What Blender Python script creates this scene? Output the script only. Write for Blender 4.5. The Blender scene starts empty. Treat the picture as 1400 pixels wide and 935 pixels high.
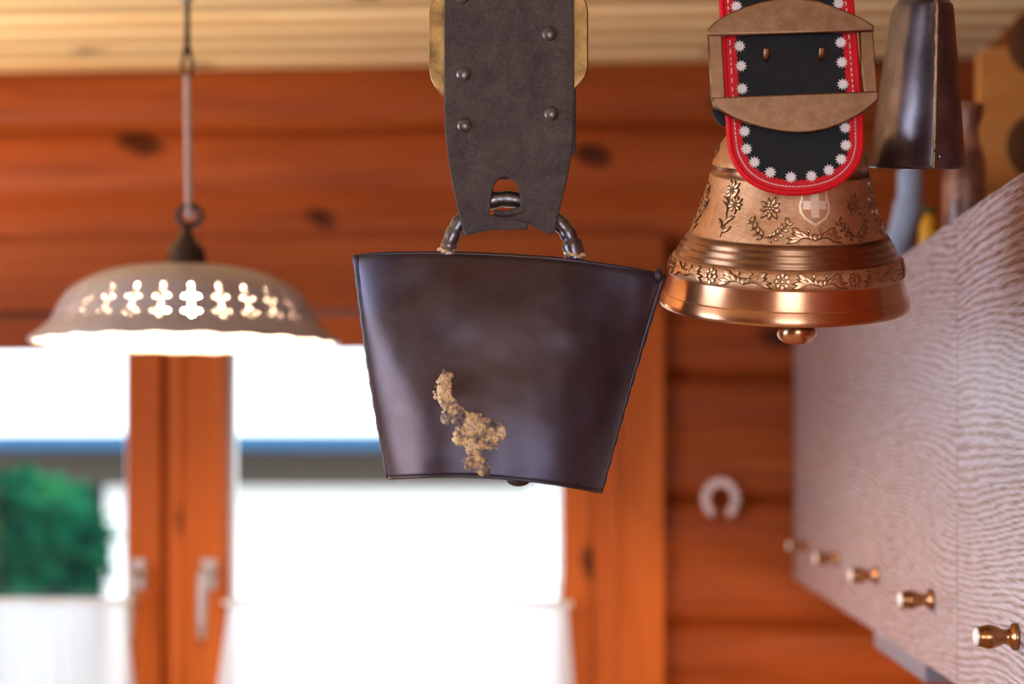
import bpy, bmesh, math, random
from mathutils import Vector, Matrix, noise
random.seed(7)
R = math.radians
sc = bpy.context.scene
C = sc.collection

# ------------------------------------------------------------------ camera
F = 2200.0                       # focal length in pixels of the 1400 px wide frame
CX, HY = 700.0, 626.0            # image centre column, horizon row
EYE = 1.60
YAW = math.atan(133.0 / F)       # camera turned a little to the left of the wall's normal
cam_data = bpy.data.cameras.new('camera')
cam = bpy.data.objects.new('camera', cam_data)
C.objects.link(cam)
cam.location = (0, 0, EYE)
cam.rotation_euler = (R(90), 0, YAW)
cam_data.sensor_width = 36.0
cam_data.lens = F / 1400.0 * 36.0
cam_data.shift_y = (HY - 467.5) / 1400.0
cam_data.clip_start = 0.05
cam_data.clip_end = 200
cam_data.dof.use_dof = True
cam_data.dof.focus_distance = 1.41
cam_data.dof.aperture_fstop = 2.9
sc.camera = cam

# ------------------------------------------------------------------ world, daylight, exposure
world = bpy.data.worlds.new('overcast_sky')
sc.world = world
world.use_nodes = True
bg = world.node_tree.nodes['Background']
bg.inputs[0].default_value = (0.86, 0.93, 1.0, 1)
bg.inputs[1].default_value = 5.0


def area(name, loc, rot, sx, sy, power, col):
    l = bpy.data.lights.new(name, 'AREA')
    l.shape = 'RECTANGLE'
    l.size, l.size_y, l.energy, l.color = sx, sy, power, col
    o = bpy.data.objects.new(name, l)
    C.objects.link(o)
    o.location = loc
    o.rotation_euler = rot
    return o


# daylight coming in through assumed, unseen windows behind and beside the photographer
area('assumed_rear_window_daylight', (0.14, -1.66, 1.55), (R(90), 0, 0), 1.1, 1.2, 24, (0.86, 0.93, 1.0))
area('assumed_side_window_daylight', (-2.66, 0.9, 1.55), (R(90), 0, R(-90)), 1.4, 1.1, 58, (0.66, 0.80, 1.0))
sc.view_settings.view_transform = 'Standard'
sc.view_settings.look = 'None'
sc.view_settings.exposure = 0.0
sc.view_settings.gamma = 1.0
sc.view_settings.use_curve_mapping = False


# ------------------------------------------------------------------ pixel helpers
def px(u, v, d):
    """world point seen at pixel u, v at distance d along the camera axis"""
    xc = (u - CX) / F * d
    return Vector((xc * math.cos(YAW) - d * math.sin(YAW), xc * math.sin(YAW) + d * math.cos(YAW), EYE + (HY - v) / F * d))


def pxy(u, v, Y):
    """world point seen at pixel u, v on the plane y = Y"""
    p = px(u, v, 1.0)
    k = Y / p.y
    return Vector((p.x * k, Y, EYE + (p.z - EYE) * k))


# ------------------------------------------------------------------ object helpers
def tag(o, label=None, cat=None, group=None, kind=None):
    if label: o['label'] = label
    if cat: o['category'] = cat
    if group: o['group'] = group
    if kind: o['kind'] = kind
    return o


def thing(name, loc, rz=0.0, **k):
    o = bpy.data.objects.new(name, None)
    o.empty_display_size = 0.05
    C.objects.link(o)
    o.location = loc
    o.rotation_euler = (0, 0, rz)
    return tag(o, **k)


def link_mesh(name, me, mat, parent=None, smooth=False):
    if mat is not None and not me.materials:
        for m in (mat if isinstance(mat, (list, tuple)) else [mat]):
            me.materials.append(m)
    if smooth:
        me.polygons.foreach_set('use_smooth', [True] * len(me.polygons))
    o = bpy.data.objects.new(name, me)
    C.objects.link(o)
    o.parent = parent
    return o


def mesh(name, verts, faces, mat, parent=None, smooth=False, mats=None):
    me = bpy.data.meshes.new(name)
    me.from_pydata([tuple(v) for v in verts], [], faces)
    me.validate()
    o = link_mesh(name, me, mat, parent, smooth)
    if mats is not None:
        me.polygons.foreach_set('material_index', mats)
    fix_normals(me)
    me.update()
    return o


def fix_normals(me):
    bm = bmesh.new(); bm.from_mesh(me)
    bmesh.ops.recalc_face_normals(bm, faces=bm.faces)
    bm.to_mesh(me); bm.free()


class MB:
    """collects shapes into one mesh"""
    def __init__(s): s.v, s.f = [], []

    def add(s, v, f):
        n = len(s.v); s.v += [Vector(p) for p in v]; s.f += [[i + n for i in q] for q in f]
        return s

    def box(s, x0, x1, y0, y1, z0, z1):
        return s.add([(x, y, z) for x in (x0, x1) for y in (y0, y1) for z in (z0, z1)],
                     [(0, 1, 3, 2), (4, 6, 7, 5), (0, 4, 5, 1), (2, 3, 7, 6), (0, 2, 6, 4), (1, 5, 7, 3)])

    def tube(s, path, rad, seg=12, flat=1.0, cap=True):
        path = [Vector(p) for p in path]
        n = len(path)
        rads = rad if isinstance(rad, (list, tuple)) else [rad] * n
        up = Vector((0, 1, 0.013))
        v, f = [], []
        for i, p in enumerate(path):
            t = (path[min(i + 1, n - 1)] - path[max(i - 1, 0)]).normalized()
            a = up - t * up.dot(t)
            if a.length < 1e-3: a = Vector((1, 0, 0)) - t * t.x
            a.normalize(); b = t.cross(a); up = a
            for k in range(seg):
                w = 2 * math.pi * k / seg
                v.append(p + a * math.cos(w) * rads[i] * flat + b * math.sin(w) * rads[i])
        for i in range(n - 1):
            for k in range(seg):
                f.append((i * seg + k, i * seg + (k + 1) % seg, (i + 1) * seg + (k + 1) % seg, (i + 1) * seg + k))
        if cap:
            f.append(tuple(range(seg))); f.append(tuple((n - 1) * seg + k for k in range(seg)))
        return s.add(v, f)

    def lathe(s, prof, seg=48, M=None):
        """prof: list of (radius, height) about z"""
        v, f = [], []
        n = len(prof)
        for r, z in prof:
            for k in range(seg):
                w = 2 * math.pi * k / seg
                v.append(Vector((max(r, 1e-5) * math.cos(w), max(r, 1e-5) * math.sin(w), z)))
        for i in range(n - 1):
            for k in range(seg):
                f.append((i * seg + k, i * seg + (k + 1) % seg, (i + 1) * seg + (k + 1) % seg, (i + 1) * seg + k))
        if M is not None: v = [M @ p for p in v]
        return s.add(v, f)

    def ball(s, c, rx, ry, rz, seg=16, rings=10, M=None):
        prof = [(math.sin(math.pi * i / rings), -math.cos(math.pi * i / rings)) for i in range(rings + 1)]
        S = Matrix.Translation(c) @ (M or Matrix()) @ Matrix.Diagonal((rx, ry, rz, 1))
        return s.lathe(prof, seg, S)

    def build(s, name, mat, parent=None, smooth=False, bevel=0):
        o = mesh(name, s.v, s.f, mat, parent, smooth)
        if bevel: bevel_mesh(o, bevel)
        return o


def bevel_mesh(o, w, seg=2, ang=35):
    bm = bmesh.new(); bm.from_mesh(o.data)
    bmesh.ops.remove_doubles(bm, verts=bm.verts, dist=1e-6)
    es = [e for e in bm.edges if len(e.link_faces) == 2 and e.calc_face_angle(0) > R(ang)]
    bmesh.ops.bevel(bm, geom=es, offset=w, segments=seg, affect='EDGES', profile=0.6, clamp_overlap=True)
    bm.to_mesh(o.data); bm.free()


def plate(name, loops, thick, mat, parent=None, y=0.0, bevel=0.0, smooth_loops=True, warp=None):
    """flat piece with holes: loops of local (x, z) points, thickness along y (front face at y - thick / 2)"""
    cu = bpy.data.curves.new(name, 'CURVE')
    cu.dimensions = '2D'; cu.fill_mode = 'BOTH'
    cu.extrude = max(thick / 2 - bevel, 0); cu.bevel_depth = bevel; cu.bevel_resolution = 2
    if bevel: cu.offset = -bevel
    for lp in loops:
        sp = cu.splines.new('POLY'); sp.points.add(len(lp) - 1); sp.use_cyclic_u = True
        for p, q in zip(sp.points, lp): p.co = (q[0], q[1], 0, 1)
    tmp = bpy.data.objects.new(name, cu); C.objects.link(tmp)
    dg = bpy.context.evaluated_depsgraph_get()
    me = bpy.data.meshes.new_from_object(tmp.evaluated_get(dg))
    bpy.data.objects.remove(tmp); bpy.data.curves.remove(cu)
    me.name = name
    me.transform(Matrix(((1, 0, 0, 0), (0, 0, -1, y), (0, 1, 0, 0), (0, 0, 0, 1))))
    if warp:
        for v in me.vertices: v.co = warp(v.co)
    me.materials.clear()
    bm = bmesh.new(); bm.from_mesh(me)
    bmesh.ops.remove_doubles(bm, verts=bm.verts, dist=1e-6)
    bmesh.ops.recalc_face_normals(bm, faces=bm.faces)
    bm.to_mesh(me); bm.free()
    return link_mesh(name, me, mat, parent)


def solidify(o, t, offset=-1):
    m = o.modifiers.new('thickness', 'SOLIDIFY'); m.thickness = t; m.offset = offset


def spline(pts, n=8, closed=False):
    """Catmull-Rom through the points"""
    pts = [Vector(p) for p in pts]
    N = len(pts); out = []
    for i in range(N if closed else N - 1):
        if closed: p0, p1, p2, p3 = pts[i - 1], pts[i], pts[(i + 1) % N], pts[(i + 2) % N]
        else: p0, p1, p2, p3 = pts[max(i - 1, 0)], pts[i], pts[i + 1], pts[min(i + 2, N - 1)]
        for k in range(n):
            t = k / n
            out.append(0.5 * ((2 * p1) + (p2 - p0) * t + (2 * p0 - 5 * p1 + 4 * p2 - p3) * t * t + (3 * p1 - p0 - 3 * p2 + p3) * t ** 3))
    if not closed: out.append(pts[-1])
    return out


# ------------------------------------------------------------------ materials
class N:
    """tiny node-graph writer"""
    def __init__(s, name):
        s.m = bpy.data.materials.new(name); s.m.use_nodes = True
        s.t = s.m.node_tree; s.b = s.t.nodes['Principled BSDF']; s.out = s.t.nodes['Material Output']

    def n(s, typ, **k):
        nd = s.t.nodes.new(typ)
        for a, b in k.items():
            if a.startswith('_'): nd.inputs[a[1:]].default_value = b
            else: setattr(nd, a, b)
        return nd

    def l(s, a, b): s.t.links.new(a, b)

    def set(s, **k):
        for a, b in k.items():
            a = a.replace('_', ' ')
            s.b.inputs[a].default_value = b if not isinstance(b, tuple) else (*b, 1)
        return s

    def coords(s, scale, rnd=True):
        tc = s.n('ShaderNodeTexCoord')
        mp = s.n('ShaderNodeMapping'); mp.inputs['Scale'].default_value = scale
        s.l(tc.outputs['Object'], mp.inputs['Vector'])
        if rnd:
            oi = s.n('ShaderNodeObjectInfo')
            mu = s.n('ShaderNodeVectorMath', operation='SCALE'); mu.inputs[0].default_value = (71.3, 37.7, 53.1)
            s.l(oi.outputs['Random'], mu.inputs['Scale']); s.l(mu.outputs[0], mp.inputs['Location'])
        return mp.outputs[0]

    def noise(s, vec, scale=1.0, detail=4.0, rough=0.55, dist=0.0):
        nd = s.n('ShaderNodeTexNoise', _Scale=scale, _Detail=detail, _Roughness=rough, _Distortion=dist)
        s.l(vec, nd.inputs['Vector'])
        return nd.outputs['Fac']

    def ramp(s, fac, stops):
        nd = s.n('ShaderNodeValToRGB')
        el = nd.color_ramp.elements
        while len(el) < len(stops): el.new(0.5)
        for e, (p, c) in zip(el, stops):
            e.position = p; e.color = (*c, 1) if len(c) == 3 else c
        s.l(fac, nd.inputs[0])
        return nd.outputs[0]

    def mix(s, fac, a, b, mode='MIX'):
        nd = s.n('ShaderNodeMix', data_type='RGBA', blend_type=mode)
        for sock, val in ((nd.inputs[0], fac), (nd.inputs[6], a), (nd.inputs[7], b)):
            if isinstance(val, (int, float)): sock.default_value = val
            elif isinstance(val, tuple): sock.default_value = (*val, 1)
            else: s.l(val, sock)
        return nd.outputs[2]

    def math(s, op, a, b=0.0):
        nd = s.n('ShaderNodeMath', operation=op)
        for sock, val in ((nd.inputs[0], a), (nd.inputs[1], b)):
            if isinstance(val, (int, float)): sock.default_value = val
            else: s.l(val, sock)
        return nd.outputs[0]

    def bump(s, h, strength=0.3, dist=0.01):
        nd = s.n('ShaderNodeBump', _Strength=strength, _Distance=dist)
        s.l(h, nd.inputs['Height']); s.l(nd.outputs[0], s.b.inputs['Normal'])


def g(*c):
    """sRGB 0-255 to linear"""
    return tuple(((x / 255) / 12.92 if x <= 10 else ((x / 255 + 0.055) / 1.055) ** 2.4) for x in c)


def plain(name, col, rough=0.5, metal=0.0, **k):
    return N(name).set(Base_Color=col, Roughness=rough, Metallic=metal, **k).m


def wood(name, dark, mid, light, axis=0, rough=0.38, knots=True, knotcol=None, var=0.25, cross=2):
    w = N(name)
    sc3 = [9.0, 9.0, 9.0]; sc3[axis] = 0.7
    v = w.coords(tuple(sc3))
    n1 = w.noise(v, 1.6, 5, 0.6, 0.6)
    sc4 = [60.0, 60.0, 60.0]; sc4[axis] = 2.0
    v2 = w.coords(tuple(sc4))
    n2 = w.noise(v2, 1.0, 3, 0.6)
    col = w.ramp(n1, [(0.28, dark), (0.5, mid), (0.72, light)])
    col = w.mix(var, col, w.ramp(n2, [(0.3, dark), (0.7, light)]), 'MIX')
    if knots:
        vk = w.coords((1, 1, 1))
        sep = w.n('ShaderNodeSeparateXYZ'); w.l(vk, sep.inputs[0])
        cmb = w.n('ShaderNodeCombineXYZ')
        wob = w.noise(vk, 14.0, 2)
        w.l(w.math('MULTIPLY', sep.outputs[axis], 2.3), cmb.inputs[0])
        w.l(w.math('ADD', w.math('MULTIPLY', sep.outputs[cross], 4.4), w.math('MULTIPLY', sep.outputs[axis], 0.9)), cmb.inputs[1])
        vo = w.n('ShaderNodeTexVoronoi', voronoi_dimensions='2D', _Scale=1.0); w.l(cmb.outputs[0], vo.inputs['Vector'])
        d = w.math('ADD', vo.outputs['Distance'], w.math('MULTIPLY', w.math('SUBTRACT', wob, 0.5), 0.22))
        km = w.ramp(d, [(0.05, (1, 1, 1)), (0.13, (0, 0, 0))])
        sc_ = w.n('ShaderNodeSeparateColor'); w.l(vo.outputs['Color'], sc_.inputs[0])
        km = w.math('MULTIPLY', km, w.math('GREATER_THAN', sc_.outputs[0], 0.45))
        col = w.mix(w.math('MULTIPLY', km, 0.85), col, knotcol or tuple(c * 0.16 for c in dark))
    oi = w.n('ShaderNodeObjectInfo')
    br = w.math('ADD', w.math('MULTIPLY', oi.outputs['Random'], 0.3), 0.85)
    hs = w.n('ShaderNodeHueSaturation'); w.l(br, hs.inputs['Value']); w.l(col, hs.inputs['Color'])
    w.l(hs.outputs[0], w.b.inputs['Base Color'])
    w.set(Roughness=rough)
    w.b.inputs['Specular IOR Level'].default_value = 0.12
    w.bump(n2, 0.08, 0.004)
    return w.m


M = {}
M['log'] = wood('varnished_orange_pine', (0.165, 0.029, 0.006), (0.27, 0.054, 0.010), (0.36, 0.084, 0.015), 0, 0.5)
M['ceiling'] = wood('pale_pine_ceiling', (0.70, 0.46, 0.20), (0.82, 0.61, 0.32), (0.88, 0.70, 0.42), 0, 0.6, knotcol=(0.26, 0.17, 0.10), cross=1)
M['casing_v'] = wood('orange_pine_trim_upright', (0.29, 0.058, 0.009), (0.40, 0.090, 0.013), (0.49, 0.12, 0.018), 2, 0.48, cross=0)
M['casing_h'] = wood('orange_pine_trim_level', (0.21, 0.041, 0.009), (0.29, 0.063, 0.012), (0.36, 0.088, 0.018), 0, 0.48, knots=False)
M['floor'] = wood('floor_boards', (0.42, 0.27, 0.14), (0.52, 0.35, 0.19), (0.6, 0.43, 0.25), 0, 0.4)
M['board'] = wood('honey_wood_board', (0.36, 0.12, 0.028), (0.52, 0.2, 0.05), (0.6, 0.26, 0.075), 0, 0.45, knots=False)
M['beam'] = wood('dark_beam', (0.12, 0.05, 0.02), (0.2, 0.085, 0.03), (0.26, 0.12, 0.05), 0, 0.5)
M['white'] = plain('white_enamel', (0.8, 0.81, 0.83), 0.35)
M['chrome'] = plain('satin_chrome', (0.75, 0.76, 0.8), 0.25, 1.0)
M['handle'] = plain('dull_aluminium', (0.42, 0.38, 0.38), 0.5, 0.6)
M['black_iron'] = plain('black_iron', (0.02, 0.017, 0.017), 0.5, 0.4)
M['porcelain'] = plain('white_porcelain', (0.85, 0.85, 0.85), 0.15)


def metal_wear(name, c1, c2, scale, r0, r1, bump=0.15, metal=1.0, bscale=6.0, detail=5):
    w = N(name)
    v = w.coords((1, 1, 1), False)
    a = w.noise(v, scale, detail, 0.6)
    w.l(w.ramp(a, [(0.32, c1), (0.68, c2)]), w.b.inputs['Base Color'])
    w.l(w.math('ADD', w.math('MULTIPLY', w.noise(v, scale * 0.6, 4), r1 - r0), r0), w.b.inputs['Roughness'])
    w.set(Metallic=metal)
    if bump: w.bump(w.noise(v, scale * bscale, 4), bump, 0.001)
    return w.m


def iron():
    w = N('dark_iron_sheen_tint')
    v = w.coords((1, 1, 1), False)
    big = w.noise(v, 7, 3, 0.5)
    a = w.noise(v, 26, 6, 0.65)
    c = w.ramp(big, [(0.38, (0.078, 0.038, 0.038)), (0.5, (0.066, 0.044, 0.058)), (0.62, (0.070, 0.070, 0.125))])  # blue-violet blotches paint a bluish sheen into the iron's colour
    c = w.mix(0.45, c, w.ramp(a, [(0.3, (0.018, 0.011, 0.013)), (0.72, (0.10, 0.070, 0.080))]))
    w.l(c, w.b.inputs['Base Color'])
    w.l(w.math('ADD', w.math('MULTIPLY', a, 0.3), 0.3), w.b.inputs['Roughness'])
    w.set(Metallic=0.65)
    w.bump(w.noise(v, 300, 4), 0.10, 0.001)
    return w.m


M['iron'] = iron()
M['loop_iron'] = metal_wear('forged_iron', (0.06, 0.05, 0.055), (0.22, 0.2, 0.23), 60, 0.2, 0.45, 0.4, 0.9, 3)
M['braze'] = None
M['brass'] = metal_wear('tarnished_brass', (0.16, 0.09, 0.035), (0.50, 0.29, 0.11), 40, 0.32, 0.5, 0.15)
M['buckle'] = metal_wear('brushed_bronze', (0.19, 0.10, 0.054), (0.27, 0.148, 0.082), 120, 0.36, 0.48, 0.06)
M['bronze_matte'] = metal_wear('cast_bronze_grainy', (0.47, 0.245, 0.125), (0.62, 0.35, 0.20), 160, 0.42, 0.55, 0.5, 1.0, 6)
M['bronze_dark'] = metal_wear('turned_bronze_dark', (0.26, 0.135, 0.078), (0.34, 0.185, 0.11), 60, 0.34, 0.42, 0.05)
M['bronze_bright'] = metal_wear('polished_bronze', (0.54, 0.265, 0.145), (0.62, 0.325, 0.195), 30, 0.27, 0.33, 0.03)
M['relief'] = metal_wear('bronze_relief', (0.44, 0.235, 0.125), (0.64, 0.38, 0.225), 120, 0.3, 0.42, 0.1)
for _k in ('bronze_bright', 'bronze_dark'):
    _m = M[_k]; _b = _m.node_tree.nodes['Principled BSDF']
    _t = _m.node_tree.nodes.new('ShaderNodeTangent'); _t.direction_type = 'RADIAL'; _t.axis = 'Z'
    _m.node_tree.links.new(_t.outputs[0], _b.inputs['Tangent'])
    _b.inputs['Anisotropic'].default_value = 0.75
    _b.inputs['Anisotropic Rotation'].default_value = 0.25
M['recess_shade'] = plain('dark_bronze_recess_shade', (0.19, 0.09, 0.048), 0.5, 0.8)  # recess shade painted on the relief's sloped sides and stems
M['emblem'] = plain('bare_light_bronze', (0.82, 0.62, 0.47), 0.42, 0.6)
M['steel'] = metal_wear('blued_steel', (0.09, 0.075, 0.09), (0.21, 0.18, 0.22), 30, 0.24, 0.36, 0.06, 0.9)
M['weld'] = metal_wear('brass_solder', (0.28, 0.15, 0.065), (0.55, 0.35, 0.18), 90, 0.35, 0.55, 0.4, 0.7)
M['knob'] = metal_wear('copper_bronze', (0.30, 0.13, 0.055), (0.42, 0.20, 0.09), 50, 0.2, 0.3, 0.03)


def braze_mat():
    w = N('crusted_braze')
    v = w.coords((1, 1, 1), False)
    a = w.noise(v, 42, 8, 0.8)
    w.l(w.ramp(a, [(0.38, (0.05, 0.032, 0.035)), (0.46, (0.24, 0.18, 0.16)), (0.51, (0.66, 0.42, 0.20)), (0.56, (0.85, 0.62, 0.36)), (0.61, (0.34, 0.28, 0.27))]), w.b.inputs['Base Color'])
    w.set(Metallic=0.35, Roughness=0.45)
    w.bump(w.noise(v, 300, 5, 0.7), 0.8, 0.002)
    return w.m


M['braze'] = braze_mat()


def leather(name, c1, c2, rough=0.55, scale=90):
    w = N(name)
    v = w.coords((1, 1, 1), False)
    a = w.noise(v, 30, 8, 0.75)
    f = w.noise(v, scale * 6, 3, 0.6)
    col = w.ramp(a, [(0.38, c1), (0.64, c2)])
    col = w.mix(0.3, col, w.ramp(f, [(0.38, c1), (0.72, tuple(min(1, c * 1.35) for c in c2))]))
    w.l(col, w.b.inputs['Base Color'])
    w.set(Roughness=rough)
    w.b.inputs['Specular IOR Level'].default_value = 0.22
    w.bump(f, 0.4, 0.0012)
    return w.m


M['leather'] = leather('worn_dark_leather', (0.030, 0.022, 0.022), (0.092, 0.067, 0.062), 0.6)
M['black_leather'] = leather('black_leather', (0.004, 0.0045, 0.007), (0.011, 0.011, 0.016), 0.6)
M['red_leather'] = plain('red_leather', (0.60, 0.002, 0.010), 0.5)
M['red_leather'].node_tree.nodes['Principled BSDF'].inputs['Specular IOR Level'].default_value = 0.2
M['thread'] = plain('white_thread', (0.85, 0.72, 0.7), 0.7)
M['star'] = plain('white_leather_star', (0.70, 0.65, 0.67), 0.6)
M['rope'] = plain('pink_brown_rope', (0.42, 0.2, 0.14), 0.7)
M['cord'] = plain('pale_twisted_cord', (0.42, 0.30, 0.26), 0.8)
M['lamp_iron'] = plain('brown_lamp_iron', (0.035, 0.02, 0.016), 0.35, 0.5)


def ceramic():
    w = N('glazed_pale_ceramic')
    v = w.coords((1, 1, 1), False)
    w.l(w.ramp(w.noise(v, 12, 3), [(0.3, (0.27, 0.225, 0.235)), (0.7, (0.34, 0.285, 0.29))]), w.b.inputs['Base Color'])
    w.set(Roughness=0.3)
    return w.m


M['ceramic'] = ceramic()


def emit(name, col, st):
    w = N(name)
    e = w.n('ShaderNodeEmission'); e.inputs[0].default_value = (*col, 1); e.inputs[1].default_value = st
    w.l(e.outputs[0], w.out.inputs[0])
    return w.m


M['bulb'] = emit('lit_bulb', (1.0, 0.70, 0.42), 640)


def glass():
    w = N('window_glass')
    tr = w.n('ShaderNodeBsdfTransparent'); tr.inputs[0].default_value = (0.97, 0.985, 0.99, 1)
    gl = w.n('ShaderNodeBsdfGlossy'); gl.inputs['Roughness'].default_value = 0.01
    fr = w.n('ShaderNodeFresnel', _IOR=1.45)
    mx = w.n('ShaderNodeMixShader')
    w.l(fr.outputs[0], mx.inputs[0]); w.l(tr.outputs[0], mx.inputs[1]); w.l(gl.outputs[0], mx.inputs[2]); w.l(mx.outputs[0], w.out.inputs[0])
    return w.m


def sheer():
    w = N('sheer_white_curtain')
    tr = w.n('ShaderNodeBsdfTransparent'); tr.inputs[0].default_value = (1, 1, 1, 1)
    tl = w.n('ShaderNodeBsdfTranslucent'); tl.inputs[0].default_value = (0.92, 0.94, 0.97, 1)
    df = w.n('ShaderNodeBsdfDiffuse'); df.inputs[0].default_value = (0.85, 0.87, 0.92, 1)
    m1 = w.n('ShaderNodeMixShader', _Fac=0.2); m2 = w.n('ShaderNodeMixShader', _Fac=0.76)
    w.l(tl.outputs[0], m1.inputs[1]); w.l(df.outputs[0], m1.inputs[2])
    w.l(tr.outputs[0], m2.inputs[1]); w.l(m1.outputs[0], m2.inputs[2]); w.l(m2.outputs[0], w.out.inputs[0])
    return w.m


M['glass'], M['sheer'] = glass(), sheer()


def limed_oak():
    w = N('limed_brushed_oak')
    v = w.coords((1, 1, 1))
    low = w.noise(w.coords((1, 1.5, 5.0)), 1.0, 1, 0.4)
    mid = w.noise(w.coords((1, 7, 60)), 1.0, 3, 0.6)
    sep = w.n('ShaderNodeSeparateXYZ'); w.l(v, sep.inputs[0])
    field = w.math('ADD', w.math('MULTIPLY', sep.outputs['Z'], 130.0), w.math('ADD', w.math('MULTIPLY', low, 18.0), w.math('MULTIPLY', mid, 1.6)))
    s = w.math('SINE', w.math('MULTIPLY', field, 6.2832))
    fine = w.noise(w.coords((1, 30, 520)), 1.0, 3, 0.65)
    s2 = w.math('ADD', w.math('MULTIPLY', s, 0.26), w.math('MULTIPLY', w.math('SUBTRACT', fine, 0.5), 1.9))
    fac = w.math('ADD', s2, 0.56)
    col = w.ramp(fac, [(0.08, (0.19, 0.11, 0.08)), (0.46, (0.36, 0.275, 0.27)), (0.85, (0.53, 0.48, 0.545))])
    w.l(col, w.b.inputs['Base Color'])
    w.set(Roughness=0.27, IOR=1.6)
    w.bump(fac, 0.08, 0.001)
    return w.m


M['oak'] = limed_oak()

# ------------------------------------------------------------------ room shell
YW = 3.43          # plane of the back wall's log joints
XR = 0.775         # right wall
XL = -2.6
YB = -1.6
CE = 2.43          # ceiling height
PITCH = 0.266      # one log board, two rounded lobes
ZJ = EYE + (HY - 512) / F * 3.43   # a joint seen right of the window
while ZJ - PITCH > 0: ZJ -= PITCH


def log_board(length, h, y_out=0.013):
    """board along +x from 0, local z 0..h, rounded faces towards -y"""
    pr = []
    n = 7
    for k in range(2):
        for i in range(n + (k == 1)):
            t = i / n
            zz = (k + t) * h / 2
            d = y_out * (1 - abs(2 * t - 1) ** 2.6)
            if k == 0 and i == 0: d = -0.012
            if k == 1 and i == n: d = -0.012
            if k == 1 and i == 0: d = 0.0045
            pr.append((-d, zz))
    pr += [(0.03, h), (0.03, 0)]
    m = len(pr)
    v = [(0, y, z) for y, z in pr] + [(length, y, z) for y, z in pr]
    f = [(i, (i + 1) % m, m + (i + 1) % m, m + i) for i in range(m)] + [tuple(range(m)), tuple(range(m, 2 * m))]
    return v, f


_lb = {}


def put_board(parent, x0, x1, z0, z1, rot, origin):
    """board on a wall: origin/rot carry wall coordinates (x along wall) into the room"""
    key = (round(x1 - x0, 4), round(z1 - z0, 4))
    if key not in _lb:
        v, f = log_board(*key)
        o = mesh('plank', v, f, M['log'], parent)
        _lb[key] = o.data
    else:
        o = link_mesh('plank', _lb[key], None, parent)
    o.matrix_world = Matrix.Translation(origin) @ Matrix.Rotation(rot, 4, 'Z') @ Matrix.Translation((x0, 0, z0))
    return o


# window opening, from the photograph
CAS = 3.385                                  # front of the casing boards
gx = lambda u, y=3.40: pxy(u, 500, y).x
gz = lambda v, y=3.40: pxy(300, v, y).z
SX = [gx(-320), gx(-276), gx(170), gx(218), gx(309), gx(769), gx(812)]
OX0, OX1 = SX[0] - 0.005, SX[6] + 0.005
GT = gz(476)                                  # top of the glass
ST = GT + 0.072                               # top of the sash
GB = 0.93
OZ0, OZ1 = 0.86, ST + 0.005


def slab_with_hole(name, x0, x1, z0, z1, hole, t, mat):
    b = MB()
    if hole:
        a0, a1, c0, c1 = hole
        b.box(x0, a0, 0, t, z0, z1).box(a1, x1, 0, t, z0, z1).box(a0, a1, 0, t, z0, c0).box(a0, a1, 0, t, c1, z1)
    else: b.box(x0, x1, 0, t, z0, z1)
    o = b.build(name, mat)
    o['kind'] = 'structure'
    return o


def log_wall(name, origin, rot, x0, x1, hole):
    w = slab_with_hole(name, x0, x1, 0, CE + 0.1, hole, 0.12, M['log'])
    Mw = Matrix.Translation(origin) @ Matrix.Rotation(rot, 4, 'Z')
    w.matrix_world = Mw @ Matrix.Translation((0, 0.03, 0))
    z = ZJ - PITCH
    while z < CE:
        a, b = max(z, 0), z + PITCH
        if hole and b > hole[2] and a < hole[3]:
            segs = [(x0, hole[0], a, b), (hole[1], x1, a, b)]
            if a < hole[2] - 0.02: segs.append((hole[0], hole[1], a, hole[2]))
            if b > hole[3] + 0.02: segs.append((hole[0], hole[1], hole[3], b))
        else: segs = [(x0, x1, a, b)]
        for q in segs:
            o = put_board(None, *q, rot, origin)
            mw = o.matrix_world.copy()
            o.parent = w
            o.matrix_parent_inverse = w.matrix_world.inverted()
            o.matrix_world = mw
        z += PITCH
    return w


bpy.context.view_layer.update()
floor = MB().box(XL - 0.2, XR + 0.2, YB - 0.2, YW + 0.1, -0.12, -0.02).build('floor', M['floor']); floor['kind'] = 'structure'
fb = None
for i in range(26):
    x = XL + i * 0.135
    if x > XR: break
    if fb is None:
        fb = MB().box(0, YW - YB, 0, 0.132, -0.02, 0).build('plank', M['floor'], floor)
        o = fb
    else: o = link_mesh('plank', fb.data, None, floor)
    o.matrix_world = Matrix.Translation((x + 0.132, YB, 0)) @ Matrix.Rotation(R(90), 4, 'Z')
ceil = MB().box(XL - 0.2, XR + 0.2, YB - 0.2, YW + 0.1, CE + 0.025, CE + 0.12).build('ceiling', M['ceiling']); ceil['kind'] = 'structure'
cb = None
y = YW - 0.02
while y > YB:
    if cb is None:
        P = 0.108
        v = []
        for x in (0, XR - XL):
            v += [(x, 0, 0.03), (x, 0.0, 0.022), (x, 0.012, 0.010), (x, 0.026, 0), (x, P - 0.014, 0), (x, P - 0.006, 0.006), (x, P, 0.022), (x, P, 0.03)]
        f = [(i, (i + 1) % 8, 8 + (i + 1) % 8, 8 + i) for i in range(8)] + [tuple(range(8)), tuple(range(8, 16))]
        o = cb = mesh('plank', v, f, M['ceiling'], ceil)
    else: o = link_mesh('plank', cb.data, None, ceil)
    o.location = (XL, y - 0.108, CE)
    y -= 0.108

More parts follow.
